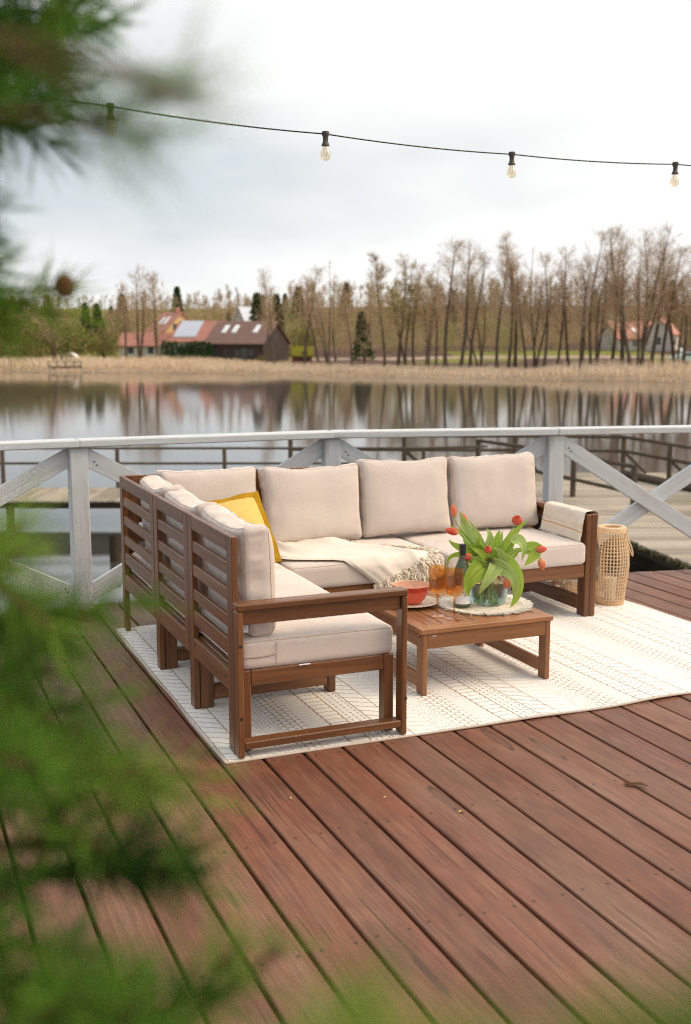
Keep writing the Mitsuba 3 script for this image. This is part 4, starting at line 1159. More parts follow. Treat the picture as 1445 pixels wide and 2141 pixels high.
def bare_tree(seed, H, spread=.2, low=.32, n_br=26, stems=1, twigs=1700, tw=.013, lean=0., rad=.0135, leaf=0):
    r = np.random.default_rng(seed)
    trunk, br, st = [], [], []
    for s_ in range(stems):
        a0 = r.uniform(0, 6.28); off = np.array([math.cos(a0), math.sin(a0), 0]) * (.35 if stems > 1 else 0)
        ln = np.array([math.cos(a0), math.sin(a0)]) * (.10 if stems > 1 else .02) + np.array([lean, 0])
        t = np.linspace(0, 1, 9); hh = H * (1 if s_ == 0 else r.uniform(.75, .95))
        c = np.c_[off[0] + ln[0] * hh * t + .020 * H * np.sin(t * 5 + a0), off[1] + ln[1] * hh * t + .020 * H * np.cos(t * 4 + a0), hh * t]
        trunk.append(tube(c, H * rad * (1 - t) ** .8 * (1.25 - .25 * np.minimum(1, t * 12)) / math.sqrt(stems) ** .6 + .012, 7))
        for i in range(n_br // stems):
            u = low + (.95 - low) * r.random() ** 1.15
            p = np.array([np.interp(u, t, c[:, q]) for q in range(3)])
            az, el = r.uniform(0, 6.28), math.radians(r.uniform(28, 62))
            L = hh * spread * (1.12 - u) * r.uniform(.7, 1.35) + .5
            d = np.array([math.cos(az) * math.cos(el), math.sin(az) * math.cos(el), math.sin(el)])
            q = [p]
            for j in range(4):
                d = d + r.normal(0, .16, 3) + [0, 0, .10]; d /= np.linalg.norm(d); q.append(q[-1] + d * L / 4)
            q = np.array(q)
            br.append(tube(q, H * .0030 * (1.05 - u) * np.linspace(1, .25, 5) + .006, 4, False))
            for j in range(5):
                w = r.random() * .85 + .15; b = np.array([np.interp(w * 4, range(5), q[:, k]) for k in range(3)])
                d2 = d * .6 + r.normal(0, .55, 3) + [0, 0, .2]; d2 /= np.linalg.norm(d2); l2 = L * r.uniform(.25, .5)
                e = b + d2 * l2
                br.append(tube([b, (b + e) / 2 + r.normal(0, .05, 3), e], [.008, .006, .003], 3, False)); st.append((b, e))
    st = np.array(st); n = max(1, twigs)
    k = r.integers(0, len(st), n); w = r.random(n)[:, None]
    b = st[k, 0] * (1 - w) + st[k, 1] * w
    d = (st[k, 1] - st[k, 0]); d /= np.linalg.norm(d, axis=1, keepdims=True) + 1e-9
    d = d * .7 + r.normal(0, .6, (n, 3)) + [0, 0, .25]; d /= np.linalg.norm(d, axis=1, keepdims=True)
    l = r.uniform(.35, 1.0, n)[:, None] * H / 15
    sd = np.cross(d, r.normal(0, 1, (n, 3))); sd /= np.linalg.norm(sd, axis=1, keepdims=True) + 1e-9
    V = np.stack([b - sd * tw, b + sd * tw, b + d * l], 1).reshape(-1, 3)
    F = np.arange(3 * n).reshape(-1, 3)
    if leaf:
        c = b + d * l * r.random((n, 1)); s1_ = r.normal(0, .1, (n, 3)); s2_ = r.normal(0, .1, (n, 3))
        V = np.vstack([V, np.stack([c, c + s1_, c + s2_], 1).reshape(-1, 3)]); F = np.vstack([F, np.arange(3 * n).reshape(-1, 3) + 3 * n])
    return cat(trunk), cat(br + [(V, F)])


def conifer(seed, H, R):
    r = np.random.default_rng(seed)
    trunk = tube([(0, 0, 0), (0, 0, H)], [H * .014, .02], 6)
    n = 2600; u = r.random(n) ** .75 * .93; az = r.uniform(0, 6.28, n) ; rr = R * (1 - u) ** .9 * (.35 + .65 * r.random(n) ** .5) * (1 + .25 * np.sin(u * 60))
    c = np.c_[np.cos(az) * rr, np.sin(az) * rr, H * (.06 + u) - .25 * rr]
    d = np.c_[np.cos(az), np.sin(az), -.35 + r.normal(0, .25, n)]; s = np.cross(d, r.normal(0, 1, (n, 3))); s /= np.linalg.norm(s, axis=1, keepdims=True)
    sc_ = H * .035
    V = np.stack([c - s * sc_ * .5, c + s * sc_ * .5, c + d * sc_ * 1.5], 1).reshape(-1, 3)
    return trunk, (V, np.arange(3 * n).reshape(-1, 3))


def shrub(seed, R, H, n=1500):
    r = np.random.default_rng(seed)
    st = []
    for i in range(14):
        a = r.uniform(0, 6.28); e = np.array([math.cos(a) * R * r.random(), math.sin(a) * R * r.random(), H * r.uniform(.6, .95)])
        st.append(tube([(0, 0, 0), e * [.5, .5, .55], e], [.05, .03, .012], 4, False))
    p = r.normal(0, 1, (n, 3)); p /= np.linalg.norm(p, axis=1, keepdims=True); p *= r.random((n, 1)) ** .4
    lob = 1 + .35 * np.sin(p[:, 0] * 5 + seed) * np.cos(p[:, 1] * 5)
    c = p * [R, R, H * .46] * lob[:, None] + [0, 0, H * .52]
    a_, b_ = r.normal(0, .12, (n, 3)), r.normal(0, .12, (n, 3)); a_[:, 2] *= 2.2
    return cat(st), (np.stack([c, c + a_, c + b_], 1).reshape(-1, 3), np.arange(3 * n).reshape(-1, 3))


PROTO = {}
for i in range(7):
    PROTO['bare', i] = [mikit.ply(m, mt, sm) for m, mt, sm in zip(bare_tree(100 + i, 15, .22 + .07 * (i % 3), .34 + .06 * (i % 2), 66, 1, 1700, .0095, .03 * (i % 3 - 1)), ('m_bark', 'm_twig'), (True, False))]
for i in range(3):
    PROTO['multi', i] = [mikit.ply(m, mt, sm) for m, mt, sm in zip(bare_tree(120 + i, 15, .25, .32, 84, 3, 2100, .0095), ('m_bark', 'm_twig'), (True, False))]
PROTO['wide', 0] = [mikit.ply(m, mt, sm) for m, mt, sm in zip(bare_tree(131, 12, .42, .28, 64, 2, 3000, .0115, rad=.02), ('m_bark', 'm_twig'), (True, False))]
PROTO['wide', 1] = [mikit.ply(m, mt, sm) for m, mt, sm in zip(bare_tree(132, 12, .40, .30, 60, 1, 2800, .0115, .04, rad=.022), ('m_bark', 'm_twig'), (True, False))]
PROTO['green', 0] = [mikit.ply(m, mt, sm) for m, mt, sm in zip(bare_tree(141, 14, .26, .36, 34, 2, 2600, .013, leaf=1), ('m_bark', 'm_twig_green'), (True, False))]
PROTO['tan', 0] = [mikit.ply(m, mt, sm) for m, mt, sm in zip(bare_tree(151, 13, .27, .16, 46, 1, 3200, .015), ('m_bark', 'm_twig_tan'), (True, False))]
PROTO['conifer', 0] = [mikit.ply(m, mt, sm) for m, mt, sm in zip(conifer(161, 12, 2.6), ('m_bark', 'm_conifer'), (True, False))]
PROTO['conifer', 1] = [mikit.ply(m, mt, sm) for m, mt, sm in zip(conifer(162, 12, 1.9), ('m_bark', 'm_conifer'), (True, False))]
for i in range(2): PROTO['shrub', i] = [mikit.ply(m, mt, sm) for m, mt, sm in zip(shrub(171 + i, 3.0, 5.0, 2200), ('m_bark', 'm_shrub'), (True, False))]
PH = {'bare': 15, 'multi': 15, 'wide': 12, 'green': 14, 'tan': 13, 'conifer': 12, 'shrub': 5}


def plant(name, kind, v, L, D, H, label, group=None, wid=1., rotz=0., cat_='tree'):
    k = thing(name, label, cat_, group)
    z = float(land_z(np.array(L), np.array(D))) - .1
    p = LD(L, D, z)
    s = H / PH[kind]
    tl = (rotz * 37.7) % 1.0
    m = T().translate(p.tolist()).rotate([RT[0] * .3 + FW[0], RT[1] * .3 + FW[1], 0], (tl - .5) * (13 if kind in ('bare', 'multi') else 5)).rotate([0, 0, 1], rotz).scale([s * wid, s * wid, s])
    for part, pr in zip(('trunk', 'crown'), PROTO[kind, v]): scene[f'{k}__{part}'] = {**pr, 'to_world': m}
    return k


def px(x, D): return (x - 722.5) / 2339 * D
rng = np.random.default_rng(40)
G1, G2 = 'tall bare alders along the right half of the far shore', 'bare alders in the middle of the far shore'
LB1, LB2 = 'tall bare alder in the row on the right half of the far shore', 'bare alder in the looser row in the middle of the far shore'
right_row = [(838, 540), (866, 560), (893, 548), (912, 560), (934, 510), (958, 505), (985, 528), (1002, 560), (1040, 512), (1062, 530), (1078, 488), (1094, 545), (1118, 505), (1136, 520), (1166, 560), (1180, 520), (1204, 545), (1228, 488), (1248, 520), (1268, 500), (1290, 484), (1312, 510), (1328, 478), (1346, 482), (1362, 505), (1382, 520), (1402, 515), (1424, 525), (1447, 515), (1475, 500), (1510, 490), (1550, 500)]
for i, (x, ytop) in enumerate(right_row):
    t = 9 + 9 * rng.random(); D0 = shore(px(x, 125)) + t; L = px(x, D0)
    zt = 1.52 + (707.6 - ytop) / 2339 * D0; H = zt - float(land_z(np.array(L), np.array(D0)))
    kd, v = ('multi', i % 3) if i % 5 == 2 else ('bare', i % 7)
    plant('bare_tree', kd, v, L, D0, H * rng.uniform(.94, 1.02), LB1, G1, rng.uniform(.95, 1.3), rng.uniform(0, 360))
for i, (x, ytop) in enumerate([(560, 600), (640, 562), (664, 580), (706, 590), (735, 610), (760, 615)]):
    D0 = shore(px(x, 132)) + 10 + 8 * rng.random(); L = px(x, D0)
    zt = 1.52 + (707.6 - ytop) / 2339 * D0; H = zt - float(land_z(np.array(L), np.array(D0)))
    plant('bare_tree', 'bare', (i + 3) % 7, L, D0, H, LB2, G2, 1.05, rng.uniform(0, 360))


def one(name, kind, v, x, ytop, D0, label, wid=1., rz=0., group=None, cat_='tree'):
    L = px(x, D0); H = 1.52 + (707.6 - ytop) / 2339 * D0 - float(land_z(np.array(L), np.array(D0)))
    return plant(name, kind, v, L, D0, H, label, group, wid, rz, cat_)


one('bare_tree', 'multi', 0, 688, 548, 142, 'grey bare alder with several stems standing right of the red shed', .9, 40)
one('bare_tree', 'tan', 0, 800, 538, 138, 'dark bare tree with a conical crown and bowed trunk, alone mid shore', 1.0, 80)
one('bare_tree', 'green', 0, 848, 560, 142, 'yellow-green budding tree just right of the lone conical tree', 1.2, 10)
one('bare_tree', 'bare', 2, 579, 568, 147, 'slender bare tree in front of the barn gable', .8, 100)
one('bare_tree', 'wide', 0, 300, 572, 160, 'broad bare tree left of the houses, its two stems spread apart', 1.0, 20)
one('bare_tree', 'wide', 1, 338, 580, 160, 'broad bare tree in front of the yellow house', .9, 200)
one('bare_tree', 'wide', 1, 270, 600, 160, 'leaning bare tree at the left of the broad pair', .7, 90)
one('bare_tree', 'wide', 0, 128, 610, 158, 'dark spreading bare tree behind the white canopy', 1.1, 300)
one('conifer_tree', 'conifer', 0, 545, 612, 205, 'dark green conifer rising behind the barn roof', 1.0)
one('conifer_tree', 'conifer', 1, 585, 615, 200, 'narrow dark conifer right of the barn', 1.0, 50)
one('conifer_tree', 'conifer', 0, 190, 632, 210, 'green conifer left of a second one, above the left meadow', .8)
one('conifer_tree', 'conifer', 0, 214, 634, 212, 'green conifer right of its neighbour, above the left meadow', .9, 70)
one('conifer_tree', 'conifer', 1, 760, 650, 172, 'small green conifer behind the middle alders', 1.3, 40)
for i, (x, yt) in enumerate([(418, 615), (436, 620), (470, 608), (487, 600), (505, 606), (522, 618)]):
    one('larch_tree', 'tan', 0, x, yt, 225 + 5 * i, 'slim pointed tree in the wood behind the houses', .6, 30 * i, 'pointed trees behind the houses')
for i, (x, yt, D0) in enumerate([(-10, 660, 165), (28, 640, 172), (60, 665, 164), (95, 655, 170), (160, 668, 172), (222, 690, 180), (-60, 640, 170), (250, 660, 215)]):
    one('shrub', 'shrub', i % 2, x, yt, D0, 'olive brown shrub on the left part of the far shore', 1.0, 50 * i, 'shrubs on the left far shore', 'shrub')
for i, (x, yt, D0) in enumerate([(-60, 625, 190), (-25, 640, 175), (15, 630, 200), (60, 645, 185), (165, 655, 200), (240, 660, 200)]):
    one('bare_tree', 'wide' if i % 2 else 'multi', i % 2, x, yt, D0, 'bare brown tree in the thicket on the left far shore', 1.1, 47 * i, 'bare trees in the left thicket')
one('shrub', 'shrub', 0, 636, 675, 190, 'yellow-green bush behind the mossy roofed shed', 1.0, 10, None, 'shrub')
one('shrub', 'shrub', 1, 548, 738, 154, 'dark round bush before the barn gable', .8, 10, None, 'shrub')

# far wood on the hill: nobody could count it
fw, fw2 = [], []
r = np.random.default_rng(50)
base_t = [bare_tree(200 + i, 13, .30, .12, 22, 1, 700, .028) for i in range(4)]
base_c = [conifer(210 + i, 13, 2.4) for i in range(2)]
Vw, Fw, nw_ = [], [], 0
for i in range(620):
    L = r.uniform(-150, 150); D0 = r.uniform(232, 330)
    z = float(land_z(np.array(L), np.array(D0)))
    hs = r.uniform(.6, 1.0) * (1.0 if L > -12 else .82)
    a = r.uniform(0, 6.28); cs, sn = math.cos(a) * 1.1, math.sin(a) * 1.1
    tr_, cr_ = base_t[i % 4]
    for m in (tr_, cr_):
        v = np.asarray(m[0]) * hs
        (fw if i % 3 else fw2).append((np.c_[v[:, 0] * cs - v[:, 1] * sn, v[:, 0] * sn + v[:, 1] * cs, v[:, 2]] + LD(L, D0, z), m[1]))
obj('far_budding_wood', cat(fw2), 'm_twig_olive', label='olive budding trees mixed into the far wood on the hill', cat='wood', kind='stuff')
obj('far_wood', cat(fw), 'm_twig_tan', label='brown leafless wood covering the low hill behind the far shore', cat='wood', kind='stuff')
ug, ug2 = [], []
us_ = [bare_tree(220 + i, 5, .5, .05, 16, 3, 520, .022) for i in range(4)]
for i in range(520):
    L = r.uniform(-14, 95) if i % 4 else r.uniform(-90, -14); D0 = r.uniform(186, 240) - (.15 * L if L > 0 else 0); z = float(land_z(np.array(L), np.array(D0))); hs = r.uniform(.5, 1.25)
    a = r.uniform(0, 6.28); cs, sn = math.cos(a) * 1.2, math.sin(a) * 1.2
    for m in us_[i % 4]:
        v = np.asarray(m[0]) * hs
        (ug if i % 2 else ug2).append((np.c_[v[:, 0] * cs - v[:, 1] * sn, v[:, 0] * sn + v[:, 1] * cs, v[:, 2]] + LD(L, D0, z), m[1]))
obj('green_undergrowth', cat(ug2), 'm_twig_olive', label='olive green bushes before the far wood', cat='undergrowth', kind='stuff')
obj('undergrowth', cat(ug), 'm_twig_tan', label='leafless brown undergrowth before the far wood', cat='undergrowth', kind='stuff')
fc = []
for i in range(34):
    L = r.uniform(-150, 150); D0 = r.uniform(235, 320); z = float(land_z(np.array(L), np.array(D0))); hs = r.uniform(.5, .95)
    for m in base_c[i % 2]: fc.append((np.asarray(m[0]) * hs + LD(L, D0, z), m[1]))
obj('far_conifers', cat(fc), 'm_conifer', label='dark green conifers scattered through the far brown wood', cat='wood', kind='stuff')


def house(name, label, L, D, yaw, ln, dp, wz, rz, wall, roof, z=None, over=.35, wins=(), sky=(), chim=None, door=None):
    """ln along local x, dp along local y (front at -dp/2 towards the lake); wz wall height, rz roof rise"""
    k = thing(name, label, 'house' if 'barn' not in name and 'shed' not in name else name.split('_')[-1])
    z = float(land_z(np.array(L), np.array(D))) - .1 if z is None else z
    R = np.array([[RT[0], FW[0], 0], [RT[1], FW[1], 0], [0, 0, 1.0]]) @ rot((0, 0, 1), yaw)
    M = mat4(R, LD(L, D, z))
    a, b = ln / 2, dp / 2
    V = np.array([(-a, -b, 0), (a, -b, 0), (a, b, 0), (-a, b, 0), (-a, -b, wz), (a, -b, wz), (a, b, wz), (-a, b, wz), (-a, 0, wz + rz), (a, 0, wz + rz)], float)
    F = [[0, 1, 5], [0, 5, 4], [2, 3, 7], [2, 7, 6], [1, 2, 6], [1, 6, 5], [3, 0, 4], [3, 4, 7], [5, 6, 9], [7, 4, 8]]
    obj('wall', ap((V, np.array(F)), M), wall, k)
    s = rz / b; t = .16; o = over
    P = np.array([(0, wz + rz + t * 1.3), (-b - o, wz - s * o + t), (-b - o, wz - s * o), (0, wz + rz + .02), (b + o, wz - s * o), (b + o, wz - s * o + t)])
    V = np.vstack([np.c_[np.full(6, sx * (a + o)), P] for sx in (-1, 1)])
    F = [[i, (i + 1) % 6, 6 + (i + 1) % 6] for i in range(6)] + [[i, 6 + (i + 1) % 6, 6 + i] for i in range(6)] + [[0, 2, 1], [0, 3, 2], [0, 5, 4], [0, 4, 3], [6, 7, 8], [6, 8, 9], [6, 10, 11], [6, 9, 10]]
    rf = obj('roof', ap((V, np.array(F)), M), roof, k)
    n = np.array([0, -s, 1]) / math.hypot(s, 1)
    for (x0, x1, f0, f1, mt, nm) in sky:      # panels on the lake side slope, f from eave 0 to ridge 1
        y0, y1 = -b * (1 - f0), -b * (1 - f1)
        c = [np.array([x, y, wz + rz * (1 + y / b) + t + .02]) for x, y in ((x0, y0), (x1, y0), (x1, y1), (x0, y1))]
        c2 = [q + np.array([0, -.05, .12]) for q in c]
        V = np.array(c + c2); Fq = [[4, 5, 6], [4, 6, 7], [0, 1, 5], [0, 5, 4], [1, 2, 6], [1, 6, 5], [2, 3, 7], [2, 7, 6], [3, 0, 4], [3, 4, 7]]
        obj(nm, ap((V, np.array(Fq)), M), mt, rf)
    for (face, x, z0, w, h_) in wins:
        if face == 'f': bb = box(x - w / 2, x + w / 2, -b - .05, -b + .02, z0, z0 + h_, .01, None, M)
        elif face == 'r': bb = box(a - .02, a + .05, x - w / 2, x + w / 2, z0, z0 + h_, .01, None, M)
        else: bb = box(-a - .05, -a + .02, x - w / 2, x + w / 2, z0, z0 + h_, .01, None, M)
        obj('window', bb, 'm_window', k)
    if door: obj('door', box(door - .5, door + .5, -b - .06, -b + .02, .05, 2.05, .01, None, M), 'm_barn_wall' if wall != 'm_barn_wall' else 'm_window', k)
    if chim: obj('chimney', box(chim - .3, chim + .3, -.3, .3, wz + rz - .4, wz + rz + .9, .02, None, M), 'm_red_roof', rf)
    return k


house('wooden_barn', 'dark timber barn with brown roof and three white skylights', px(515, 172), 176, -26, 10.2, 8.0, 2.9, 3.1, 'm_barn_wall', 'm_barn_roof',
      wins=[('f', -3.6, .9, .8, .9), ('f', -1.6, .9, .8, .9), ('f', .6, .9, .8, .9), ('f', 3.0, .9, .8, .9), ('r', 0, 3.1, 1.0, 1.2)], door=1.8,
      sky=[(-3.3, -2.5, .42, .78, 'm_skylight', 'skylight'), (-1.5, -.7, .42, .78, 'm_skylight', 'skylight'), (2.3, 3.1, .42, .78, 'm_skylight', 'skylight')])
house('red_roof_house', 'low white house with red roof and a solar panel, left of the barn', px(425, 184), 186, -20, 7.8, 7.6, 2.9, 3.0, 'm_white_wall', 'm_red_roof',
      wins=[('f', -2.4, .8, 1.0, 1.1), ('f', 0, .8, 1.0, 1.1), ('f', 2.2, .8, 1.0, 1.1)], sky=[(-3.7, .3, .12, .98, 'm_solar', 'solar_panel')])
house('yellow_house', 'yellow gabled house with red roof and chimney behind the hedge', px(362, 192), 194, -50, 5.6, 6.4, 4.4, 2.9, 'm_yellow_wall', 'm_red_roof',
      wins=[('r', -1.2, 4.4, .9, 1.1), ('r', 1.0, 1.4, .9, 1.1), ('f', 1.5, 1.4, 1.2, 1.1)], sky=[(-1.0, -.2, .3, .7, 'm_skylight', 'skylight'), (.4, 1.2, .3, .7, 'm_skylight', 'skylight')], chim=1.6)
house('annex_house', 'low red roofed annex at the left end of the house row', px(308, 188), 190, -10, 8.0, 5.0, 2.2, 1.9, 'm_white_wall', 'm_red_roof', wins=[('f', -2, .8, 1, 1), ('f', 1.5, .8, 1, 1)])
house('garden_shed', 'small dark red shed with mossy yellow-green roof', px(632, 156), 156, 6, 2.6, 2.3, 1.65, 1.0, 'm_red_wall', 'm_moss_roof', over=.25, door=.3)
house('white_gable_house', 'pale house top showing behind the barn ridge', px(517, 215), 215, 70, 6, 2.6, 5.0, 2.8, 'm_white_wall', 'm_solar')
house('pink_roof_house', 'white house with pinkish red roof seen between the right-hand alders', px(1318, 186), 188, 16, 8.0, 6.4, 2.0, 2.5, 'm_white_wall', 'm_red_roof',
      wins=[('f', -2.9, .7, 1.1, 1.2), ('f', -.8, .7, 1.1, 1.2), ('f', 1.6, .7, 1.1, 1.2), ('f', 3.2, .7, .9, 1.1)], sky=[(-.9, -.4, .3, .55, 'm_skylight', 'skylight'), (1.2, 1.7, .3, .55, 'm_skylight', 'skylight')], chim=3.0)
house('white_wing_house', 'white gabled wing at the right of the pink-roofed house', px(1372, 186), 185, 62, 5, 4.4, 2.9, 2.4, 'm_white_wall', 'm_red_roof', wins=[('l', 0, 1, 1, 1.2), ('f', 0, 1, 1, 1.2)])
# clipped thuja hedge
for i, (x, yt, w) in enumerate([(348, 714, 1.1), (358, 716, 1.1), (370, 715, 1.0), (384, 720, .6), (394, 718, .7), (403, 716, .7), (412, 714, .8), (421, 715, .8), (430, 714, .9), (441, 717, .7)]):
    D0 = 172; L = px(x, D0); z = float(land_z(np.array(L), np.array(D0))) - .1; H = 1.52 + (707.6 - yt) / 2339 * D0 - z
    rr = np.random.default_rng(300 + i); n = 700
    u = rr.random(n); a = rr.uniform(0, 6.28, n); rad = w * .55 * np.sin(np.pi * np.clip(u * .93 + .06, 0, 1)) ** .45 * (.75 + .3 * rr.random(n))
    c = np.c_[np.cos(a) * rad, np.sin(a) * rad, u * H]
    V = np.stack([c, c + rr.normal(0, .12, (n, 3)), c + rr.normal(0, .10, (n, 3)) + [0, 0, .16]], 1).reshape(-1, 3)
    k = thing('thuja', 'dark green columnar thuja in the hedge before the red roofed house', 'shrub', 'thuja hedge before the houses')
    obj('foliage', (V + LD(L, D0, z), np.arange(3 * n).reshape(-1, 3)), 'm_thuja', k)
    obj('stem', ap(tube([(0, 0, 0), (0, 0, H * .9)], [.06, .02], 5), mat4(np.eye(3), LD(L, D0, z))), 'm_bark', k)
# small things on the far shore
D0 = 156.; L = px(150, D0); z = float(land_z(np.array(L), np.array(D0)))
k = thing('boat_canopy', 'white topped green canopy near the small pier on the left shore', 'canopy')
a = np.linspace(0, np.pi, 13)
arc = np.array([[(1.15 * math.cos(q), s, 1.0 + .75 * math.sin(q)) for s in (-1, 1)] for q in a])
obj('canopy_top', ap(grid(arc), mat4(LDM[:3, :3], LD(L, D0, z + .25))), 'm_white_gloss', k, smooth=True)
obj('canopy_side', ap(box(-1.1, 1.1, -.9, .9, .05, 1.0), mat4(LDM[:3, :3], LD(L, D0, z + .25))), 'm_canopy_green', k)
def upturned_boat(x, D0, s, label):
    L = px(x, D0); z = float(land_z(np.array(L), np.array(D0)))
    u, q = np.linspace(-1, 1, 14), np.linspace(0, np.pi, 9)
    G = np.array([[(1.5 * uu, .55 * math.sqrt(max(0, 1 - abs(uu) ** 2.4)) * math.cos(qq), .75 * (1 - abs(uu) ** 3) ** .6 * math.sin(qq)) for qq in q] for uu in u]) * s
    k = obj('upturned_boat', ap(grid(G), mat4(LDM[:3, :3] @ rot((0, 0, 1), 25), LD(L, D0, z + .05))), 'm_white_gloss', smooth=True)
    tag(k, label, 'boat')


upturned_boat(80, 162, .75, 'white upturned boat at the far left, left of the canopy'); upturned_boat(168, 154, .55, 'small white upturned boat beside the white canopy'); upturned_boat(251, 160, .5, 'small white upturned boat at the hedge left of the houses')
k = thing('small_pier', 'small dark wooden pier in the reeds on the left far shore', 'pier')
D0 = 148.; L0 = px(110, D0)
obj('pier_deck', ap(box(0, 4.4, -1.2, 0, .55, .65), mat4(LDM[:3, :3], LD(L0, D0, WZ))), 'm_rail_wood', k)
obj('pier_rail', ap(box(0, 4.4, -1.2, -1.12, 1.25, 1.33), mat4(LDM[:3, :3], LD(L0, D0, WZ))), 'm_rail_wood', k)
for x in (.1, 1.2, 2.3, 3.4, 4.3): obj('pier_post', ap(tube([(x, -1.16, -.5), (x, -1.16, 1.3)], .07, 6), mat4(LDM[:3, :3], LD(L0, D0, WZ))), 'm_rail_wood', k)
D0 = 150.; L = px(1428, D0); z = float(land_z(np.array(L), np.array(D0)))
Mc = mat4(LDM[:3, :3] @ rot((0, 0, 1), 8), LD(L, D0, z + .02))
k = thing('parked_car', 'pale parked car between the last trees at the right edge', 'car')
prof_ = [(-2.0, .35), (-2.05, .75), (-1.75, .92), (-1.2, .98), (-.65, 1.42), (.75, 1.45), (1.35, 1.0), (1.95, .88), (2.05, .6), (2.0, .35)]
from shapely.geometry import Polygon
bd = trimesh.creation.extrude_polygon(Polygon(prof_), 1.6); v = np.array(bd.vertices)
obj('body', ap((np.c_[v[:, 0], v[:, 2] - .8, v[:, 1]], bd.faces), Mc), 'm_car_paint', k)
gw = trimesh.creation.extrude_polygon(Polygon([(-1.05, 1.0), (-.58, 1.36), (.68, 1.38), (1.12, 1.02)]), 1.64); v = np.array(gw.vertices)
obj('side_window', ap((np.c_[v[:, 0], v[:, 2] - .82, v[:, 1]], gw.faces), Mc), 'm_car_dark', k)
for x in (-1.25, 1.25):
    for y in (-.78, .78): obj('wheel', ap(tube([(x, y - .1, .31), (x, y + .1, .31)], .31, 14), Mc), 'm_car_dark', k)
D0 = 150.; L = px(1416, D0); z = float(land_z(np.array(L), np.array(D0)))
k = thing('globe_lamp', 'white globe lamp on a post left of the parked car', 'lamp')
obj('post', ap(tube([(0, 0, 0), (0, 0, 1.55)], .05, 6), mat4(np.eye(3), LD(L, D0, z))), 'm_rail_wood', k)
obj('globe', lathe([(0.001, 1.5), (.22, 1.6), (.30, 1.8), (.22, 2.0), (.001, 2.1)], 14, LD(L, D0, z)), 'm_white_gloss', k, smooth=True)

# ------------------------------------------------------------------ pine tree close to the camera
SHOOTS = [(-0.032,1.505,1.904,0.182,1.237,1.825,240,0.072,0),(-0.005,1.427,1.836,0.218,1.166,1.821,200,0.072,0),(-0.007,1.364,1.783,0.158,1.181,1.761,240,0.070,0),(-0.013,1.304,1.738,0.133,1.130,1.719,220,0.066,0),(0.032,1.431,1.952,0.226,1.227,1.874,200,0.072,0),(0.045,1.355,1.854,0.190,1.171,1.779,160,0.070,1),(0.005,1.365,1.818,0.135,1.198,1.798,240,0.070,0),(0.087,1.397,1.889,0.249,1.211,1.840,120,0.070,1),(0.030,0.559,1.657,0.122,0.447,1.613,40,0.045,1),(0.037,0.572,1.623,0.114,0.471,1.603,40,0.045,1),(0.030,1.215,1.640,0.111,1.126,1.639,110,0.055,0),(0.013,1.427,1.552,0.203,1.241,1.575,150,0.060,2),(0.014,1.376,1.577,0.128,1.221,1.597,130,0.060,1),(0.008,1.430,1.557,0.164,1.255,1.559,150,0.060,2),(0.010,0.991,1.255,0.175,0.820,1.324,161,0.050,1),(0.013,0.945,1.319,0.088,0.809,1.369,85,0.054,2),(0.012,0.993,1.272,0.141,0.833,1.313,161,0.043,1),(0.014,0.947,1.341,0.087,0.851,1.372,57,0.054,2),(0.009,0.933,1.244,0.111,0.812,1.278,133,0.043,1),(0.000,0.933,1.220,0.124,0.772,1.245,161,0.055,1),(0.006,0.954,1.188,0.150,0.785,1.218,161,0.053,1),(0.004,0.870,1.195,0.159,0.699,1.228,161,0.048,2),(0.037,0.856,1.187,0.188,0.687,1.233,68,0.048,2),(0.003,0.868,1.173,0.100,0.748,1.201,127,0.050,1),(-0.001,0.796,1.237,0.076,0.696,1.255,127,0.050,1),(0.008,0.859,1.133,0.115,0.736,1.176,102,0.046,1),(0.027,0.873,1.100,0.177,0.708,1.160,178,0.043,0),(0.100,0.818,1.119,0.186,0.681,1.187,76,0.050,1),(-0.008,0.781,1.133,0.060,0.689,1.172,136,0.048,1),(-0.010,0.803,1.087,0.102,0.666,1.140,127,0.050,1),(-0.005,0.795,1.057,0.129,0.639,1.128,170,0.050,1),(0.086,0.751,1.020,0.170,0.620,1.119,110,0.050,1),(0.110,0.739,1.009,0.212,0.607,1.148,85,0.050,2),(-0.006,0.714,1.075,0.091,0.600,1.139,153,0.050,1),(0.035,0.694,1.050,0.128,0.582,1.124,136,0.050,1),(0.048,0.224,1.339,0.094,0.168,1.385,100,0.024,2),(0.091,0.206,1.338,0.127,0.155,1.388,100,0.024,2),(0.121,0.184,1.348,0.140,0.140,1.398,100,0.024,1),(0.042,0.316,1.287,0.104,0.254,1.332,60,0.030,1)]
PT = thing('pine_tree', 'long-needled green pine close to the camera, blurred at the left edge', 'tree')
TX, TY = -.62, 1.02
obj('trunk', tube([(TX - .05, TY, -1.3), (TX, TY, .4), (TX + .02, TY + .02, 1.6), (TX, TY, 3.2)], [.10, .08, .06, .03], 12), 'm_pine_bark', PT, smooth=True)
rp = np.random.default_rng(77)


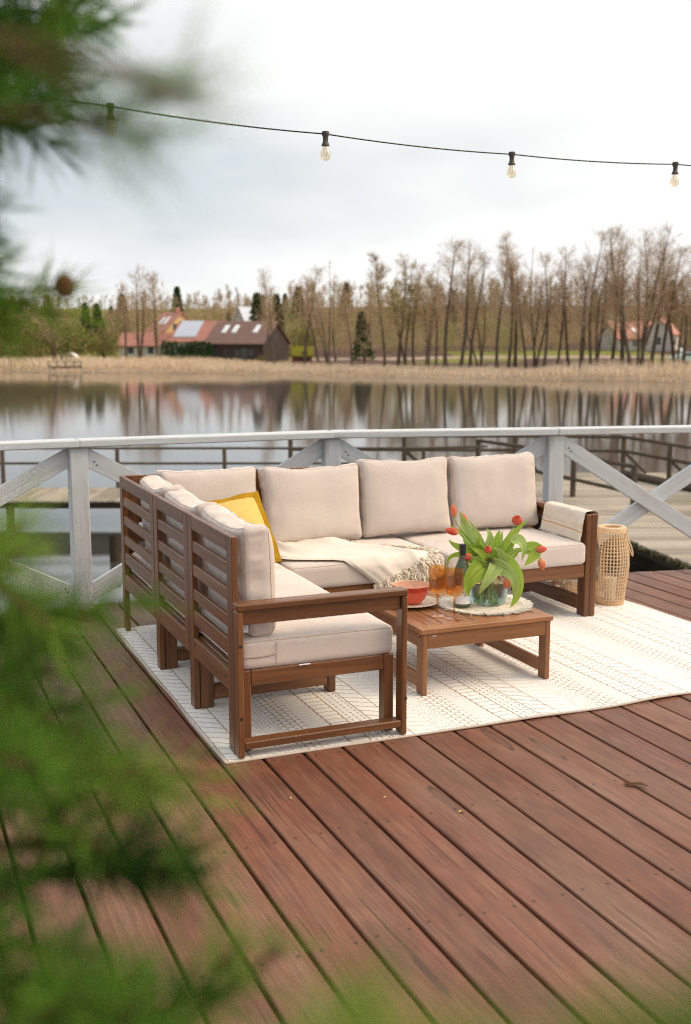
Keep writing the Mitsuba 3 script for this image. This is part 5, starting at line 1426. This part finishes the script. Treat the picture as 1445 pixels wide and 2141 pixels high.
def needles(a, b, n, ln, w):
    d = (b - a); L = np.linalg.norm(d); d = d / L
    s = rp.random(n) ** .8; p = a + (b - a) * s[:, None]
    k = rp.normal(0, 1, (n, 3)); k -= (k @ d)[:, None] * d; k /= np.linalg.norm(k, axis=1, keepdims=True)
    ang = np.radians(np.where(s > .9, rp.uniform(5, 45, n), rp.uniform(32, 70, n)))
    dr_ = np.cos(ang)[:, None] * d + np.sin(ang)[:, None] * k; l = ln * rp.uniform(.75, 1.15, n)
    tip = p + dr_ * l[:, None]; mid = p + dr_ * l[:, None] * .5 + rp.normal(0, .0015, (n, 3))
    sd = np.cross(dr_, rp.normal(0, 1, (n, 3))); sd /= np.linalg.norm(sd, axis=1, keepdims=True)
    V = np.stack([p - sd * w * .5, p + sd * w * .5, mid + sd * w * .5, tip, mid - sd * w * .5], 1).reshape(-1, 3)
    q = np.arange(n) * 5
    return V, np.vstack([np.c_[q, q + 1, q + 2], np.c_[q, q + 2, q + 4], np.c_[q + 4, q + 2, q + 3]])


for i, sh in enumerate(SHOOTS):
    a, b = np.array(sh[:3]), np.array(sh[3:6]); n_, ln, mt = sh[6:]
    dist = np.linalg.norm(b - EYE); w_ = .0011 + .0007 * min(dist, 1.2)
    t0 = np.array([TX, TY, a[2] - .12])
    twig = [tube(spline([t0, t0 * .5 + a * .5 + [0, 0, -.02], a, b], 12), np.linspace(.010, .0022, 12), 6)]
    nd = [needles(a, b, n_, ln, w_)]
    for j in range(2):
        q_ = rp.uniform(.3, .75); p = a + (b - a) * q_; d = (b - a) / np.linalg.norm(b - a) + rp.normal(0, .45, 3)
        e = p + d / np.linalg.norm(d) * np.linalg.norm(b - a) * rp.uniform(.3, .5)
        twig.append(tube([p, e], [.0026, .0016], 5)); nd.append(needles(p, e, n_ // 2, ln, w_))
    bk = obj('branch', cat(twig), 'm_pine_bark', PT, smooth=True)
    obj('needles', cat(nd), ('m_needle_dark', 'm_needle', 'm_needle_light')[mt], bk, kind='stuff')
    if i == 11:
        obj('cone', lathe([(0, -.012), (.008, -.010), (.0125, -.002), (.011, .008), (.004, .015), (0, .016)], 12, b - (b - a) / np.linalg.norm(b - a) * .01), 'm_cone_bud', bk, smooth=True)
